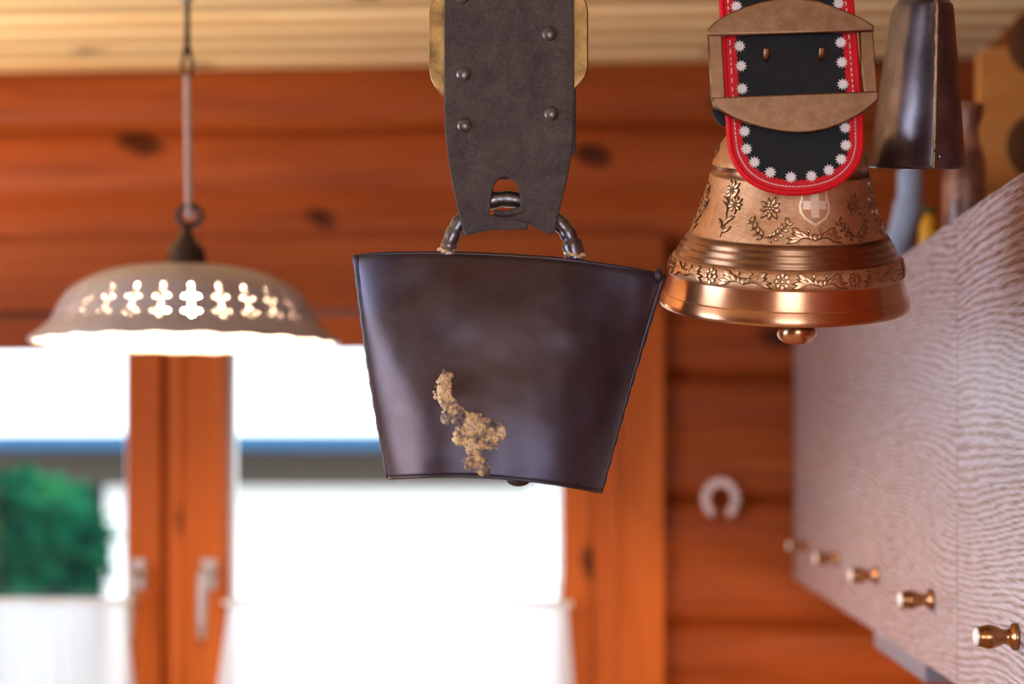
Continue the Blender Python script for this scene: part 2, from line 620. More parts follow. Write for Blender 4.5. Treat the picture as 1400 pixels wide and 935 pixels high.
wall_back = log_wall('wall_back', (0, YW, 0), 0, XL - 0.1, XR + 0.1, (OX0, OX1, OZ0, OZ1))
wall_right = log_wall('wall_right', (XR, 0, 0), R(-90), -YW, -YB, None)
wall_left = log_wall('wall_left', (XL, 0, 0), R(90), YB, YW, (0.2, 1.6, 1.0, 2.1))  # opening for the assumed side window, out of view
wall_rear = log_wall('wall_rear', (0, YB, 0), R(180), -XR, -XL, (-0.72, 0.44, 0.95, 2.15))  # opening for the assumed window behind the camera

# ------------------------------------------------------------------ window in the back wall
win = thing('window_1', ((OX0 + OX1) / 2, CAS, OZ0), kind='structure')


def wpart(b, name, mat, parent, bevel=0.004):
    """mesh given in world coordinates, child of a thing of the window"""
    o = b.build(name, mat, parent, bevel=bevel)
    w = parent
    off = Vector((0, 0, 0))
    while w is not None: off += w.location; w = w.parent
    o.data.transform(Matrix.Translation(-off))
    return o


cw = 0.150
casL, casR = SX[0], gx(812, CAS)
cR1 = gx(908, CAS); cL1 = casL - (cR1 - casR)
ctz = pxy(560, 322, CAS).z
cbz = pxy(300, 424, CAS).z
wpart(MB().box(casR, cR1, CAS, YW, 0.70, cbz), 'casing_board', M['casing_v'], win)
wpart(MB().box(cL1, casL, CAS, YW, 0.70, cbz), 'casing_board', M['casing_v'], win)
wpart(MB().box(cL1, cR1, CAS - 0.004, YW, cbz, ctz), 'casing_board', M['casing_h'], win)
wpart(MB().box(casR + 0.045, casR + 0.052, CAS - 0.006, CAS + 0.002, 0.70, cbz), 'casing_bead', M['casing_v'], win, 0.002)
wpart(MB().box(cL1 - 0.03, cR1 + 0.03, CAS - 0.07, YW, 0.66, 0.70), 'window_sill', M['casing_h'], win)
wpart(MB().box(casL, casR, YW - 0.02, YW + 0.10, OZ0 - 0.16, OZ0), 'casing_board', M['casing_h'], win)


def sash(x0, x1, gx0, gx1, y0, name):
    b = MB()
    b.box(x0, gx0, y0, y0 + 0.06, OZ0, ST).box(gx1, x1, y0, y0 + 0.06, OZ0, ST)
    o = wpart(b, 'sash', M['casing_v'], win, 0.006)
    b2 = MB().box(gx0, gx1, y0 + 0.002, y0 + 0.058, GT, ST).box(gx0, gx1, y0 + 0.002, y0 + 0.058, OZ0, GB)
    r = wpart(b2, 'rail', M['casing_h'], o, 0.005)
    p = wpart(MB().box(gx0 - 0.004, gx1 + 0.004, y0 + 0.03, y0 + 0.036, GB - 0.004, GT + 0.004), 'pane', M['glass'], o, 0)
    bd = MB()
    t = 0.012
    bd.box(gx0, gx0 + t, y0 + 0.037, y0 + 0.056, GB, GT).box(gx1 - t, gx1, y0 + 0.037, y0 + 0.056, GB, GT)
    wpart(bd, 'glazing_strip', M['white'], o, 0)
    return o


s1 = sash(SX[0], SX[3] - 0.002, SX[1], SX[2], 3.412, 'l')
s2 = sash(gx(233), SX[6], SX[4], SX[5], 3.400, 'r')
wpart(MB().box(SX[3] - 0.001, gx(234), 3.432, 3.46, OZ0 + 0.002, ST - 0.002), 'rebate', M['casing_v'], s2, 0.003)
wpart(MB().box(gx(236), gx(250), 3.394, 3.402, OZ0 + 0.01, ST - 0.01), 'astragal', M['casing_v'], s2, 0.004)


def handle(u, parent, y0):
    b = MB()
    x = gx(u, y0)
    z = pxy(u, 783, y0).z
    b.box(x - 0.016, x + 0.016, y0 - 0.012, y0, z - 0.034, z + 0.030)
    b.tube([(x, y0 - 0.01, z), (x, y0 - 0.05, z)], 0.011, 12)
    b.tube([(x, y0 - 0.042, z + 0.012), (x - 0.001, y0 - 0.050, z), (x - 0.003, y0 - 0.054, z - 0.05), (x - 0.004, y0 - 0.056, z - 0.10), (x - 0.004, y0 - 0.054, z - 0.135)],
           [0.008, 0.012, 0.0105, 0.0095, 0.007], 12)
    o = b.build('handle', M['handle'], parent)
    bevel_mesh(o, 0.002)
    off = parent.location + win.location
    o.data.transform(Matrix.Translation(-off))
    return o


handle(190, s1, 3.412)
handle(287, s2, 3.400)

# ------------------------------------------------------------------ cafe curtains on the sashes
YC = 3.335


def curtain(ut0, ut1, ub0, ub1, phase, label, amp=0.011, folds=13):
    zt = pxy(300, 826, YC).z; zb = 0.74
    r = thing('cafe_curtain', (gx((ut0 + ut1) / 2, YC), YC, zb), label=label, cat='curtain', group='sheer cafe curtains on the window')
    nx, nz = 150, 24
    v, f = [], []
    for j in range(nz + 1):
        t = j / nz
        sp = t * 1.15
        a = gx(ut0 + (ub0 - ut0) * sp, YC); b = gx(ut1 + (ub1 - ut1) * sp, YC)
        for i in range(nx + 1):
            q = i / nx
            am = amp * (0.35 + 0.65 * min(1, t * 2))
            yy = am * math.sin(q * folds * 2 * math.pi + phase + 0.8 * math.sin(q * 9 + t)) + 0.004 * math.sin(q * 31 + 2 * t)
            v.append((a + (b - a) * q - r.location.x, yy, zt - (zt - zb) * t - zb))
    for j in range(nz):
        for i in range(nx):
            k = j * (nx + 1) + i
            f.append((k, k + 1, k + nx + 2, k + nx + 1))
    mesh('cloth', v, f, M['sheer'], r, True)
    hem = MB()
    a, b = gx(ut0, YC) - r.location.x, gx(ut1, YC) - r.location.x
    n = 60
    hem.tube([(a + (b - a) * i / n, 0.003 * math.sin(i * 1.9), zt - zb + 0.004 + 0.0025 * math.sin(i * 2.7)) for i in range(n + 1)], 0.0075, 8)
    hem.build('heading_hem', M['sheer'], r, True)
    rod = MB().tube([(a - 0.012, 0, zt - zb + 0.004), (b + 0.012, 0, zt - zb + 0.004)], 0.0035, 10)
    rod.build('curtain_rod', M['white'], r, True)
    for x in (a - 0.004, b + 0.004):
        MB().box(x - 0.004, x + 0.004, -0.004, 3.402 - YC, zt - zb, zt - zb + 0.008).build('rod_bracket', M['white'], r)
    return r


curtain(-262, 172, -300, 202, 0.4, 'sheer white cafe curtain on the left sash, left of the centre post', folds=10)
curtain(312, 776, 266, 800, 1.1, 'sheer white cafe curtain on the right sash, below the dark cowbell')

# ------------------------------------------------------------------ outside: neighbouring house, bushes, ground
M['stucco'] = plain('white_render', (0.75, 0.74, 0.72), 0.9)
M['soffit'] = plain('dark_brown_timber', (0.05, 0.038, 0.026), 0.8)
M['gutter'] = plain('blue_painted_gutter', (0.002, 0.066, 0.15), 0.7)
M['roof'] = plain('pale_metal_roof', (0.72, 0.74, 0.76), 0.5)
M['tan'] = plain('tan_boards', (0.16, 0.10, 0.055), 0.85)
HYD = 12.0
ground = MB().box(-30, 25, 4.2, 60, -1.7, -1.5).build('ground', plain('pale_gravel', (0.5, 0.5, 0.48), 0.95)); ground['kind'] = 'structure'
ex0, ex1 = pxy(-700, 600, HYD).x, pxy(1300, 600, HYD).x
zg = lambda v, Y=HYD: pxy(400, v, Y).z
house = thing('neighbour_house', (0, HYD + 2, -1.5), label='white neighbouring house outside the window with pale roof and blue gutter', cat='house')


def hpart(b, name, mat): return wpart(b, name, mat, house, 0)


xo0, xo1 = pxy(-420, 600, HYD + 0.9).x, pxy(143, 600, HYD + 0.9).x
hpart(MB().box(xo1, ex1, HYD + 0.9, HYD + 1.1, -1.5, zg(640, HYD + .9)), 'wall', M['stucco'])
hpart(MB().box(ex0, xo0, HYD + 0.9, HYD + 1.1, -1.5, zg(640, HYD + .9)), 'wall', M['stucco'])
hpart(MB().box(xo1, ex1, HYD + 0.86, HYD + 0.9, zg(664, HYD + .9), zg(630, HYD + .9)), 'wall_board', M['tan'])
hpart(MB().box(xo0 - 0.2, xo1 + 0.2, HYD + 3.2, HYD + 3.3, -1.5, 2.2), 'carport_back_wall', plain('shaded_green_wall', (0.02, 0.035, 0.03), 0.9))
hpart(MB().box(ex0, ex1, HYD, HYD + 3.2, zg(618), zg(614)), 'soffit', M['soffit'])
hpart(MB().box(ex0, ex1, HYD + 0.5, HYD + 0.62, zg(664, HYD + .5), zg(610, HYD + .5)), 'eave_beam', M['soffit'])
hpart(MB().tube([(ex0, HYD - 0.03, zg(604)), (ex1, HYD - 0.03, zg(604))], 0.062, 14), 'gutter', M['gutter'])
rz = zg(604) + 0.04
hpart(MB().add([(ex0, HYD + 0.02, rz), (ex1, HYD + 0.02, rz), (ex1, HYD + 4.5, rz + 2.1), (ex0, HYD + 4.5, rz + 2.1),
                (ex0, HYD + 0.02, rz - .06), (ex1, HYD + 0.02, rz - .06), (ex1, HYD + 4.5, rz + 2.04), (ex0, HYD + 4.5, rz + 2.04)],
               [(0, 1, 2, 3), (4, 7, 6, 5), (0, 4, 5, 1), (2, 6, 7, 3), (0, 3, 7, 4), (1, 5, 6, 2)]), 'roof', M['roof'])


def leaf_mat():
    w = N('bush_leaves')
    oi = w.coords((1, 1, 1), False)
    w.l(w.ramp(w.noise(oi, 3, 3), [(0.35, (0.0008, 0.030, 0.018)), (0.52, (0.002, 0.075, 0.036)), (0.66, (0.02, 0.16, 0.06))]), w.b.inputs['Base Color'])
    w.set(Roughness=0.9)
    w.b.inputs['Specular IOR Level'].default_value = 0.08
    return w.m


M['leaf'] = leaf_mat()


def bush(u, v, Y, rx, rz, n, label):
    c = pxy(u, v, Y)
    r = thing('bush', (c.x, Y, -1.5), label=label, cat='bush')
    b = MB()
    for i in range(n):
        d = Vector((random.gauss(0, 1), random.gauss(0, 1), random.gauss(0, 1))).normalized()
        k = random.uniform(0.55, 1) * (1 + 0.15 * noise.noise(d * 2.5))
        p = Vector((d.x * rx * k, d.y * rx * 0.6 * k, d.z * rz * k + c.z + 1.5))
        a = Vector((random.gauss(0, 1), random.gauss(0, 1), random.gauss(0, 1))).normalized()
        e = a.orthogonal().normalized()
        L, W = random.uniform(0.07, 0.12), random.uniform(0.025, 0.04)
        b.add([p - a * L, p + e * W, p + a * L, p - e * W], [(0, 1, 2, 3)])
    o = b.build('foliage', M['leaf'], r); o['kind'] = 'stuff'
    st = MB()
    for k in range(6):
        w = k * 1.05
        st.tube([(0.1 * math.cos(w), 0.1 * math.sin(w), 0), (rx * 0.3 * math.cos(w), rx * 0.2 * math.sin(w), (c.z + 1.5) * 0.6), (rx * 0.6 * math.cos(w), rx * 0.35 * math.sin(w), c.z + 1.5)], [0.03, 0.02, 0.008], 6)
    st.build('stem', plain('bush_bark', (0.05, 0.035, 0.025), 0.9), r)
    return r


bush(40, 745, 9.0, 0.46, 0.40, 2600, 'dark green leafy bush outside the left window pane')
#bush(690, 672, 11.0, 0.34, 0.12, 700, 'low green shrub against the white house, below the cowbell')

# ------------------------------------------------------------------ wall cabinets along the right wall
XD = 0.387                      # plane of the doors
ZC0, ZC1 = 1.347, 1.868
edges = [1.42, 1.82, 2.22, 2.62, 3.02, 3.402]
names = ['nearest the camera, at the right picture edge', 'second from the camera, above the slim range hood', 'third of five from the camera',
         'fourth from the camera, second from the log wall', 'farthest from the camera, against the log wall']
M['carcass'] = plain('cabinet_carcass', (0.12, 0.08, 0.06), 0.7)


def knob_mesh(parent):
    X = Matrix.Rotation(R(-90), 4, 'Y')          # lathe axis towards -x
    prof = [(0.0, 0), (0.0125, 0), (0.0135, 0.002), (0.0125, 0.0045), (0.0085, 0.006), (0.007, 0.010), (0.0075, 0.014), (0.0105, 0.020), (0.0118, 0.026), (0.0108, 0.031), (0.0095, 0.035), (0.0095, 0.0372), (0, 0.0372)]
    o = MB().lathe(prof, 24, X).build('knob', M['knob'], parent, True)
    return o


first = None
for i in range(5):
    y0, y1 = edges[i] + 0.0, edges[i + 1] - 0.0
    w = y1 - y0
    c = thing('wall_cabinet', (XD, y0, ZC0), label='limed oak wall cabinet with bronze knob, ' + names[i], cat='cabinet', group='limed oak wall cabinets in a row')
    body = MB().box(0.021, XR - XD - 0.024, 0.0, w, 0, 0.018).box(0.021, XR - XD - 0.024, 0, w, ZC1 - ZC0 - 0.018, ZC1 - ZC0) \
        .box(0.021, XR - XD - 0.024, 0, 0.016, 0.018, ZC1 - ZC0 - 0.018).box(0.021, XR - XD - 0.024, w - 0.016, w, 0.018, ZC1 - ZC0 - 0.018) \
        .box(XR - XD - 0.03, XR - XD - 0.024, 0, w, 0, ZC1 - ZC0).build('body', M['carcass'], c)
    d = MB().box(0, 0.0195, 0.0016, w - 0.0016, 0.0005, ZC1 - ZC0 - 0.0005).build('door', M['oak'], c)
    k = knob_mesh(d)
    k.location = (0, 0.136, 1.430 - ZC0)
    X = Matrix.Rotation(R(-90), 4, 'Y')
    kc = MB().lathe([(0, 0.0368), (0.0088, 0.0368), (0.0088, 0.0385), (0.007, 0.0405), (0.004, 0.0413), (0, 0.0415)], 24, X).build('knob_cap', M['porcelain'], d, True)
    kc['label'] = 'white porcelain knob cap'
    kc.location = (0, 0.136, 1.430 - ZC0)

hood = thing('range_hood', (0.39, 2.02, ZC0 - 0.026), label='slim grey range hood fixed under the second wall cabinet', cat='range hood')
M['hood'] = plain('grey_enamel', (0.20, 0.18, 0.22), 0.45)
MB().box(0.0, 0.36, 0, 0.385, 0, 0.0255).build('housing', M['hood'], hood, bevel=0.003)
MB().box(0.04, 0.32, 0.03, 0.355, -0.003, 0.001).build('grease_filter', M['chrome'], hood)

ul = thing('assumed_under_cabinet_light', (0.45, 2.62, ZC0), label='assumed slim warm strip light, out of view, under the farthest wall cabinets', cat='lamp')  # assumed lamp, added out of view to warm the lower back wall
MB().box(0, 0.05, 0, 0.62, -0.022, 0).build('housing', M['white'], ul, bevel=0.002)
MB().tube([(0.025, 0.03, -0.026), (0.025, 0.59, -0.026)], 0.007, 10).build('tube', emit('assumed_strip_tube', (1.0, 0.70, 0.34), 120), ul, True)

# ------------------------------------------------------------------ things on top of the cabinets
ZT = ZC1


def top_spot(u, Y): return Vector((pxy(u, 300, Y).x, Y, ZT))


# brown bottle
p = top_spot(1318, 2.20); s = 2.2 / F
t = thing('ceramic_bottle', p, label='brown ceramic bottle on the cabinets, between steel bell and wooden plaque', cat='bottle')
w = N('brown_glazed_clay'); vv = w.coords((1, 1, 1), False)
w.l(w.ramp(w.noise(vv, 22, 3), [(0.4, (0.10, 0.03, 0.018)), (0.6, (0.30, 0.125, 0.075))]), w.b.inputs['Base Color']); w.set(Roughness=0.35)
MB().lathe([(0, 0.0), (0.026, 0), (0.029, 0.006), (0.029, 0.10), (0.027, 0.135), (0.021, 0.155), (0.0195, 0.175), (0.024, 0.19), (0.026, 0.205), (0.022, 0.207), (0.019, 0.19), (0, 0.17)], 32).build('body', w.m, t, True)
#hb = MB().tube(spline([(0.022, 0, 0.19), (0.045, 0, 0.185), (0.05, 0, 0.15), (0.028, 0, 0.12)], 6), 0.005, 8)
# pale blue curved ornament
p = top_spot(1236, 2.45)
t = thing('blue_ornament', p, label='pale blue curved ornament on the cabinets, just right of the bronze bell', cat='ornament')
MB().tube(spline([(-0.022, 0, 0.004), (-0.014, 0, 0.04), (0.0, 0, 0.08), (0.008, 0, 0.12), (0.009, 0, 0.165)], 6), [0.019] * 6 + [0.021] * 6 + [0.022] * 6 + [0.019] * 6 + [0.017], 20, 0.7).build('body', plain('pale_blue_glaze', (0.30, 0.36, 0.50), 0.4), t, True)
MB().ball((0.009, 0, 0.168), 0.013, 0.011, 0.010).build('tip', plain('light_blue_glaze', (0.42, 0.55, 0.68), 0.4), t, True)
# yellow ornament
p = top_spot(1271, 2.36)
t = thing('yellow_ornament', p, label='small yellow fruit ornament with green top beside the brown bottle', cat='ornament')
MB().lathe([(0, 0), (0.010, 0.002), (0.0145, 0.02), (0.0155, 0.045), (0.0145, 0.068), (0.009, 0.082), (0, 0.086)], 24).build('fruit', plain('yellow_glaze', (0.62, 0.30, 0.012), 0.35), t, True)
b = MB()
for k in range(6):
    a = k * 1.047
    b.add([(0, 0, 0.082), (0.008 * math.cos(a - .4), 0.008 * math.sin(a - .4), 0.09), (0.015 * math.cos(a), 0.015 * math.sin(a), 0.094), (0.008 * math.cos(a + .4), 0.008 * math.sin(a + .4), 0.09)], [(0, 1, 2, 3)])
b.build('leaf_crown', plain('green_glaze', (0.05, 0.12, 0.04), 0.5), t)
# pale small cup, far
p = top_spot(1207, 2.85)
t = thing('small_cup', p, label='small pale cup far back on the cabinets behind the bronze bell', cat='cup')
MB().lathe([(0, 0), (0.016, 0), (0.018, 0.003), (0.023, 0.05), (0.025, 0.085), (0.0235, 0.085), (0.021, 0.05), (0.015, 0.006), (0, 0.005)], 24).build('bowl', plain('cream_glaze', (0.5, 0.42, 0.36), 0.4), t, True)
MB().tube(spline([(0.023, 0, 0.07), (0.038, 0, 0.062), (0.036, 0, 0.035), (0.022, 0, 0.03)], 5), 0.003, 8).build('handle', M['porcelain'], t, True)
# wooden plaque with round dark cut-outs
p = top_spot(1336, 2.52)
t = thing('wooden_plaque', p, R(12), label='honey coloured wooden plaque with dark round discs at right edge', cat='plaque')
out = [(0, 0), (0, 0.355), (0.06, 0.372), (0.13, 0.375), (0.16, 0.35), (0.17, 0.0)]
plate('board', [out], 0.02, M['board'], t, 0.0, 0.003)
M['disc'] = plain('dark_turned_wood', (0.085, 0.030, 0.012), 0.85)
M['disc'].node_tree.nodes['Principled BSDF'].inputs['Specular IOR Level'].default_value = 0.1
sd = 2.52 / F
for zc, rr in ((0.372, 0.05), (0.212, 0.052)):
    MB().lathe([(0, 0.014), (rr * 0.4, 0.016), (rr * 0.8, 0.013), (rr, 0.006), (rr, 0), (0, 0)], 32, Matrix.Translation((0.095, -0.010, zc)) @ Matrix.Rotation(R(90), 4, 'X')).build('disc', M['disc'], t, True)
MB().box(0.0, 0.17, -0.03, -0.010, 0.252 - 0.105, 0.268 - 0.105).build('ledge', M['board'], t, bevel=0.003)

# ------------------------------------------------------------------ horseshoe on the log wall
hp = pxy(985, 682, YW - 0.03)
hs = thing('horseshoe', hp, label='small pale horseshoe hung on the orange log wall right of the window', cat='horseshoe')
sh = 3.40 / F
arc_o, arc_i = [], []
for i in range(33):
    a = R(-62 + i * (304 / 32))
    arc_o.append((26 * sh * math.cos(a), 29 * sh * math.sin(a)))
    arc_i.append((14.5 * sh * math.cos(a) * (1.0), 17 * sh * math.sin(a)))
arc = [(x, z) for x, z in arc_o] + [(x, z) for x, z in reversed(arc_i)]
plate('shoe', [arc], 0.009, plain('pale_worn_iron', (0.42, 0.27, 0.25), 0.4, 0.5), hs, 0.0, 0.0015)
for i in (3, 6, 9, 23, 26, 29):
    a = R(-62 + i * (304 / 32))
    q = Vector((20 * sh * math.cos(a), -0.005, 23 * sh * math.sin(a)))
    MB().box(q.x - 0.0025, q.x + 0.0025, q.y - 0.001, q.y + 0.001, q.z - 0.0025, q.z + 0.0025).build('nail', M['black_iron'], hs)

# ------------------------------------------------------------------ pendant lamp
LD = 2.30
ls = LD / F
LU, LV = 255.0, 466.0
lp = px(LU, LV, LD)
lamp = thing('pendant_lamp', lp, YAW, label='pierced pale ceramic pendant lamp, lit, hanging in front of the window', cat='lamp')
prof = [(40, 366.5), (62, 367), (90, 370), (112, 376), (130, 384), (146, 393), (157, 402), (165, 412), (171, 422), (175, 431), (179, 439), (186, 447), (195, 455), (203, 462), (205, 467)]
pp = spline([(r * ls, (LV - v) * ls, 0) for r, v in prof], 8)
# resample by arc length
acc = [0]
for a, b in zip(pp, pp[1:]): acc.append(acc[-1] + (b - a).length)
NP, NC, SUB = 76, 29, 18
NA = NC * SUB


def at_len(t):
    L = t * acc[-1]
    for i in range(len(acc) - 1):
        if acc[i + 1] >= L:
            k = (L - acc[i]) / max(acc[i + 1] - acc[i], 1e-9)
            return pp[i].lerp(pp[i + 1], k)
    return pp[-1]


ring = [at_len(i / NP) for i in range(NP + 1)]
Ltot = acc[-1]


def len_at_v(v):
    z = (LV - v) * ls
    best = min(range(len(pp)), key=lambda i: abs(pp[i].y - z))
    return acc[best]


hr = 3.3 * ls
holes = []                       # (sideways offset in metres, arc length, radius)
for v_, a_, r_ in ((396.5, 0, 0.8), (401.5, 0, 0.9), (406.5, 0, 0.9), (413.5, 0, 1.0), (419, -7.5, 1), (419, 7.5, 1), (424.5, 0, 1),
                   (433.5, 0, 1.05), (439, -8.5, 1.1), (439, 8.5, 1.1), (444.5, 0, 1.05), (452.5, -12.5, .8), (452.5, -4.5, .8), (452.5, 4.5, .8), (452.5, 12.5, .8)):
    holes.append((a_ * ls, len_at_v(v_), r_ * hr))
v, f = [], []
for q in ring:
    for k in range(NA):
        a = 2 * math.pi * k / NA
        v.append((q.x * math.cos(a), q.x * math.sin(a), q.y))
for i in range(NP):
    sm = (i + 0.5) / NP * Ltot
    rm = (ring[i].x + ring[i + 1].x) / 2
    for k in range(NA):
        aa = ((k % SUB) + 0.5) / SUB - 0.5
        side = aa * 2 * math.pi / NC * rm
        if any((side - h[0]) ** 2 + (sm - h[1]) ** 2 < h[2] ** 2 for h in holes): continue
        f.append((i * NA + k, i * NA + (k + 1) % NA, (i + 1) * NA + (k + 1) % NA, (i + 1) * NA + k))
shade = mesh('lamp_shade', v, f, [M['ceramic'], plain('white_inner_glaze', (0.85, 0.80, 0.76), 0.4)], lamp, True)
shade.rotation_euler = (0, 0, R(-90) - math.pi / NC + R(1.0))
solidify(shade, 0.005, -1)
shade.modifiers[0].material_offset = 1
rim = MB()
rim.tube([(205.5 * ls * math.cos(2 * math.pi * i / 120), 205.5 * ls * math.sin(2 * math.pi * i / 120), (LV - 467) * ls + 0.0012 * math.sin(i * 1.2)) for i in range(121)], 0.0038, 8, cap=False)
rim.build('rim', M['ceramic'], lamp, True)
MB().lathe([(0, (LV - 358) * ls), (0.012, (LV - 330) * ls), (0.012, (LV - 322) * ls), (0.007, (LV - 318) * ls), (0.007, (LV - 308) * ls), (0, (LV - 306) * ls)], 20).build('cap_neck', M['lamp_iron'], lamp, True)
MB().lathe([(44 * ls, (LV - 368) * ls), (26 * ls, (LV - 366) * ls), (26 * ls, (LV - 352) * ls), (24.5 * ls, (LV - 342) * ls), (20 * ls, (LV - 334) * ls), (13 * ls, (LV - 328) * ls), (7 * ls, (LV - 325) * ls), (6 * ls, (LV - 312) * ls), (0, (LV - 310) * ls)], 32).build('cap', M['lamp_iron'], lamp, True)
rg = MB()
rc = Vector((4 * ls, 0, (LV - 295) * ls))
rg.tube([rc + Vector((16 * ls * math.cos(a), 0, 14 * ls * math.sin(a))) for a in [2 * math.pi * i / 28 for i in range(29)]], 4.2 * ls, 10, cap=False)
rg.build('hanging_ring', M['lamp_iron'], lamp, True)
cd = MB()
zA, zB = (LV - 292) * ls, (LV - 104) * ls
for k in range(3):
    ph = k * 2.094
    cd.tube([(2.6 * ls * math.cos(ph + i * 0.55) + (3 - 2 * i / 80) * ls, 2.6 * ls * math.sin(ph + i * 0.55), zA + (zB - zA) * i / 80) for i in range(81)], 2.7 * ls, 6)
cd.tube([(4 * ls + 5 * ls * math.cos(a), 2 * ls, zA + 5 * ls * math.sin(a)) for a in [math.pi * i / 8 for i in range(17)]], 3 * ls, 6)
cd.build('twisted_cord', M['cord'], lamp, True)
lk = MB()
c = Vector((1 * ls, 0, (LV - 90) * ls))
lk.tube([c + Vector((6.5 * ls * math.cos(a), 0, 17 * ls * math.sin(a))) for a in [2 * math.pi * i / 28 for i in range(29)]], 2.6 * ls, 8, cap=False)
lk.ball((1 * ls, 0, (LV - 69) * ls), 7 * ls, 7 * ls, 6 * ls)
lk.build('hook_link', M['lamp_iron'], lamp, True)
rodz = CE - lp.z
MB().tube([(1 * ls, 0, (LV - 68) * ls), (1 * ls, 0, rodz)], 4 * ls, 10).build('rod', M['lamp_iron'], lamp, True)
MB().lathe([(4 * ls, -2 * ls), (9 * ls, -2 * ls), (9 * ls, 3 * ls), (4 * ls, 4 * ls)], 20, Matrix.Translation((1 * ls, 0, (LV + 2) * ls))).build('rod_joint', M['chrome'], lamp, True)
MB().lathe([(0, rodz - 0.03), (0.03, rodz - 0.028), (0.05, rodz - 0.01), (0.052, rodz), (0, rodz)], 28).build('ceiling_rose', M['lamp_iron'], lamp, True)
MB().tube([(0, 0, (LV - 366) * ls), (0, 0, (LV - 392) * ls)], 0.018, 16).build('socket', M['porcelain'], lamp, True)
MB().ball((0, 0, (LV - 424) * ls), 0.030, 0.030, 0.033, 24, 16).build('bulb', M['bulb'], lamp, True)

# ------------------------------------------------------------------ added floor uplighter, out of view on the left, brightens the ceiling
up = thing('added_uplighter', (-1.95, 2.35, 0), label='added black uplighter with open bowl, out of view, to light the ceiling', cat='lamp')
MB().lathe([(0, 0), (0.14, 0), (0.14, 0.012), (0.03, 0.022), (0, 0.022)], 32).build('base', M['black_iron'], up, True)
MB().tube([(0, 0, 0.02), (0, 0, 1.66)], 0.012, 12).build('pole', M['black_iron'], up, True)
MB().lathe([(0.012, 1.65), (0.05, 1.66), (0.11, 1.70), (0.15, 1.76), (0.148, 1.762), (0.105, 1.712), (0.045, 1.675), (0, 1.67)], 40).build('bowl', M['black_iron'], up, True)
MB().ball((0, 0, 1.72), 0.025, 0.025, 0.03, 16, 10).build('bulb', emit('added_uplighter_bulb', (1.0, 0.82, 0.58), 2800), up, True)

# ------------------------------------------------------------------ beam that carries the bells
beam = MB().box(XL, XR, 1.36, 1.52, CE - 0.11, CE + 0.001).build('ceiling_beam', M['beam']); beam['kind'] = 'structure'
BZ = CE - 0.11

# ------------------------------------------------------------------ big dark cowbell
DB = 1.42
bs = DB / F
OU, OV = 695.0, 660.0
bell_root = px(OU, OV, DB)
cow = thing('cow_bell', bell_root, YAW, label='large dark iron cowbell with a crusted gold braze patch, in front of the window', cat='bell', group='alpine bells hanging from the beam')
TL, TR, BL, BR = Vector((486, 349)), Vector((907, 375)), Vector((531, 654)), Vector((821, 673))


def cow_uv(a, t):
    l = TL.lerp(BL, t); r = TR.lerp(BR, t)
    p = l.lerp(r, a)
    p.x += (-6 * (1 - a) - 4 * a) * math.sin(math.pi * t) * 0.5 * (1 if a < 0.5 else 1)
    p.y -= 12 * 4 * a * (1 - a)
    return p


def cow_half(t): return 0.013 + 0.040 * (1 - (1 - t) ** 2.0) ** 0.9


def cow_y(a, t):
    x = abs(2 * a - 1)
    d = cow_half(t) * max(0.0, 1 - x ** 2.6) ** 0.62
    p = cow_uv(a, t)
    n = noise.noise(Vector((p.x * 0.011, p.y * 0.011, 3.1))) * 0.0055 + noise.noise(Vector((p.x * 0.034, p.y * 0.034, 7.7))) * 0.0006
    return d + n * min(1, (1 - x) * 5)


def cow_pt(a, t, side=-1, lift=0.0):
    p = cow_uv(a, t)
    return Vector(((p.x - OU) * bs, side * (cow_y(a, t) + lift), (OV - p.y) * bs))


NAa, NT = 72, 56
v, f = [], []
# ring of points: front a 0..1 then back 1..0
avals = [(0.5 - 0.5 * math.cos(math.pi * i / NAa)) for i in range(NAa + 1)]
ringpts = [(a, -1) for a in avals] + [(a, 1) for a in reversed(avals[1:-1])]
m = len(ringpts)
for j in range(NT + 1):
    t = j / NT
    for a, sd in ringpts:
        p = cow_pt(a, t, sd)
        if j == 0: p.y *= 0.55; p.z -= 0.0
        v.append(p)
for j in range(NT):
    for k in range(m):
        f.append((j * m + k, j * m + (k + 1) % m, (j + 1) * m + (k + 1) % m, (j + 1) * m + k))
f.append(tuple(range(m)))
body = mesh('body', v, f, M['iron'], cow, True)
solidify(body, 0.0028, -1)
for a in (0.0, 1.0):
    path = [cow_pt(a, t, -1) for t in [i / 40 for i in range(41)]]
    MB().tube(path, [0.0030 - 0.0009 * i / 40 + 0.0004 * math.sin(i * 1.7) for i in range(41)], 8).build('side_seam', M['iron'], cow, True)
path = [cow_pt(a, 1.0, -1) for a in [i / 60 for i in range(61)]]
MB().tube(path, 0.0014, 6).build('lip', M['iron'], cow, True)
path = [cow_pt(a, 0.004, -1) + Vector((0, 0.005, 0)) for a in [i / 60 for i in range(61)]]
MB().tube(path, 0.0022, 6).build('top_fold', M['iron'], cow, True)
# corner fold at the right shoulder
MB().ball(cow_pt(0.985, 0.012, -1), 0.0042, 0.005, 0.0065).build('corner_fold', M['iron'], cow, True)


def cow_inv(u, v):
    t, a = 0.5, 0.5
    for _ in range(12):
        l = TL.lerp(BL, t); r = TR.lerp(BR, t)
        a = (u - l.x) / (r.x - l.x)
        p = cow_uv(a, t)
        t += (v - p.y) / 300
    return a, t


blobs = [(615, 518, 8), (613, 531, 10), (612, 543, 10), (620, 556, 10), (630, 570, 12), (640, 580, 14), (652, 582, 16), (665, 586, 15), (680, 593, 13), (638, 597, 13), (655, 603, 14), (672, 604, 12), (650, 618, 9), (655, 632, 12), (663, 644, 8), (646, 634, 8), (617, 572, 9)]


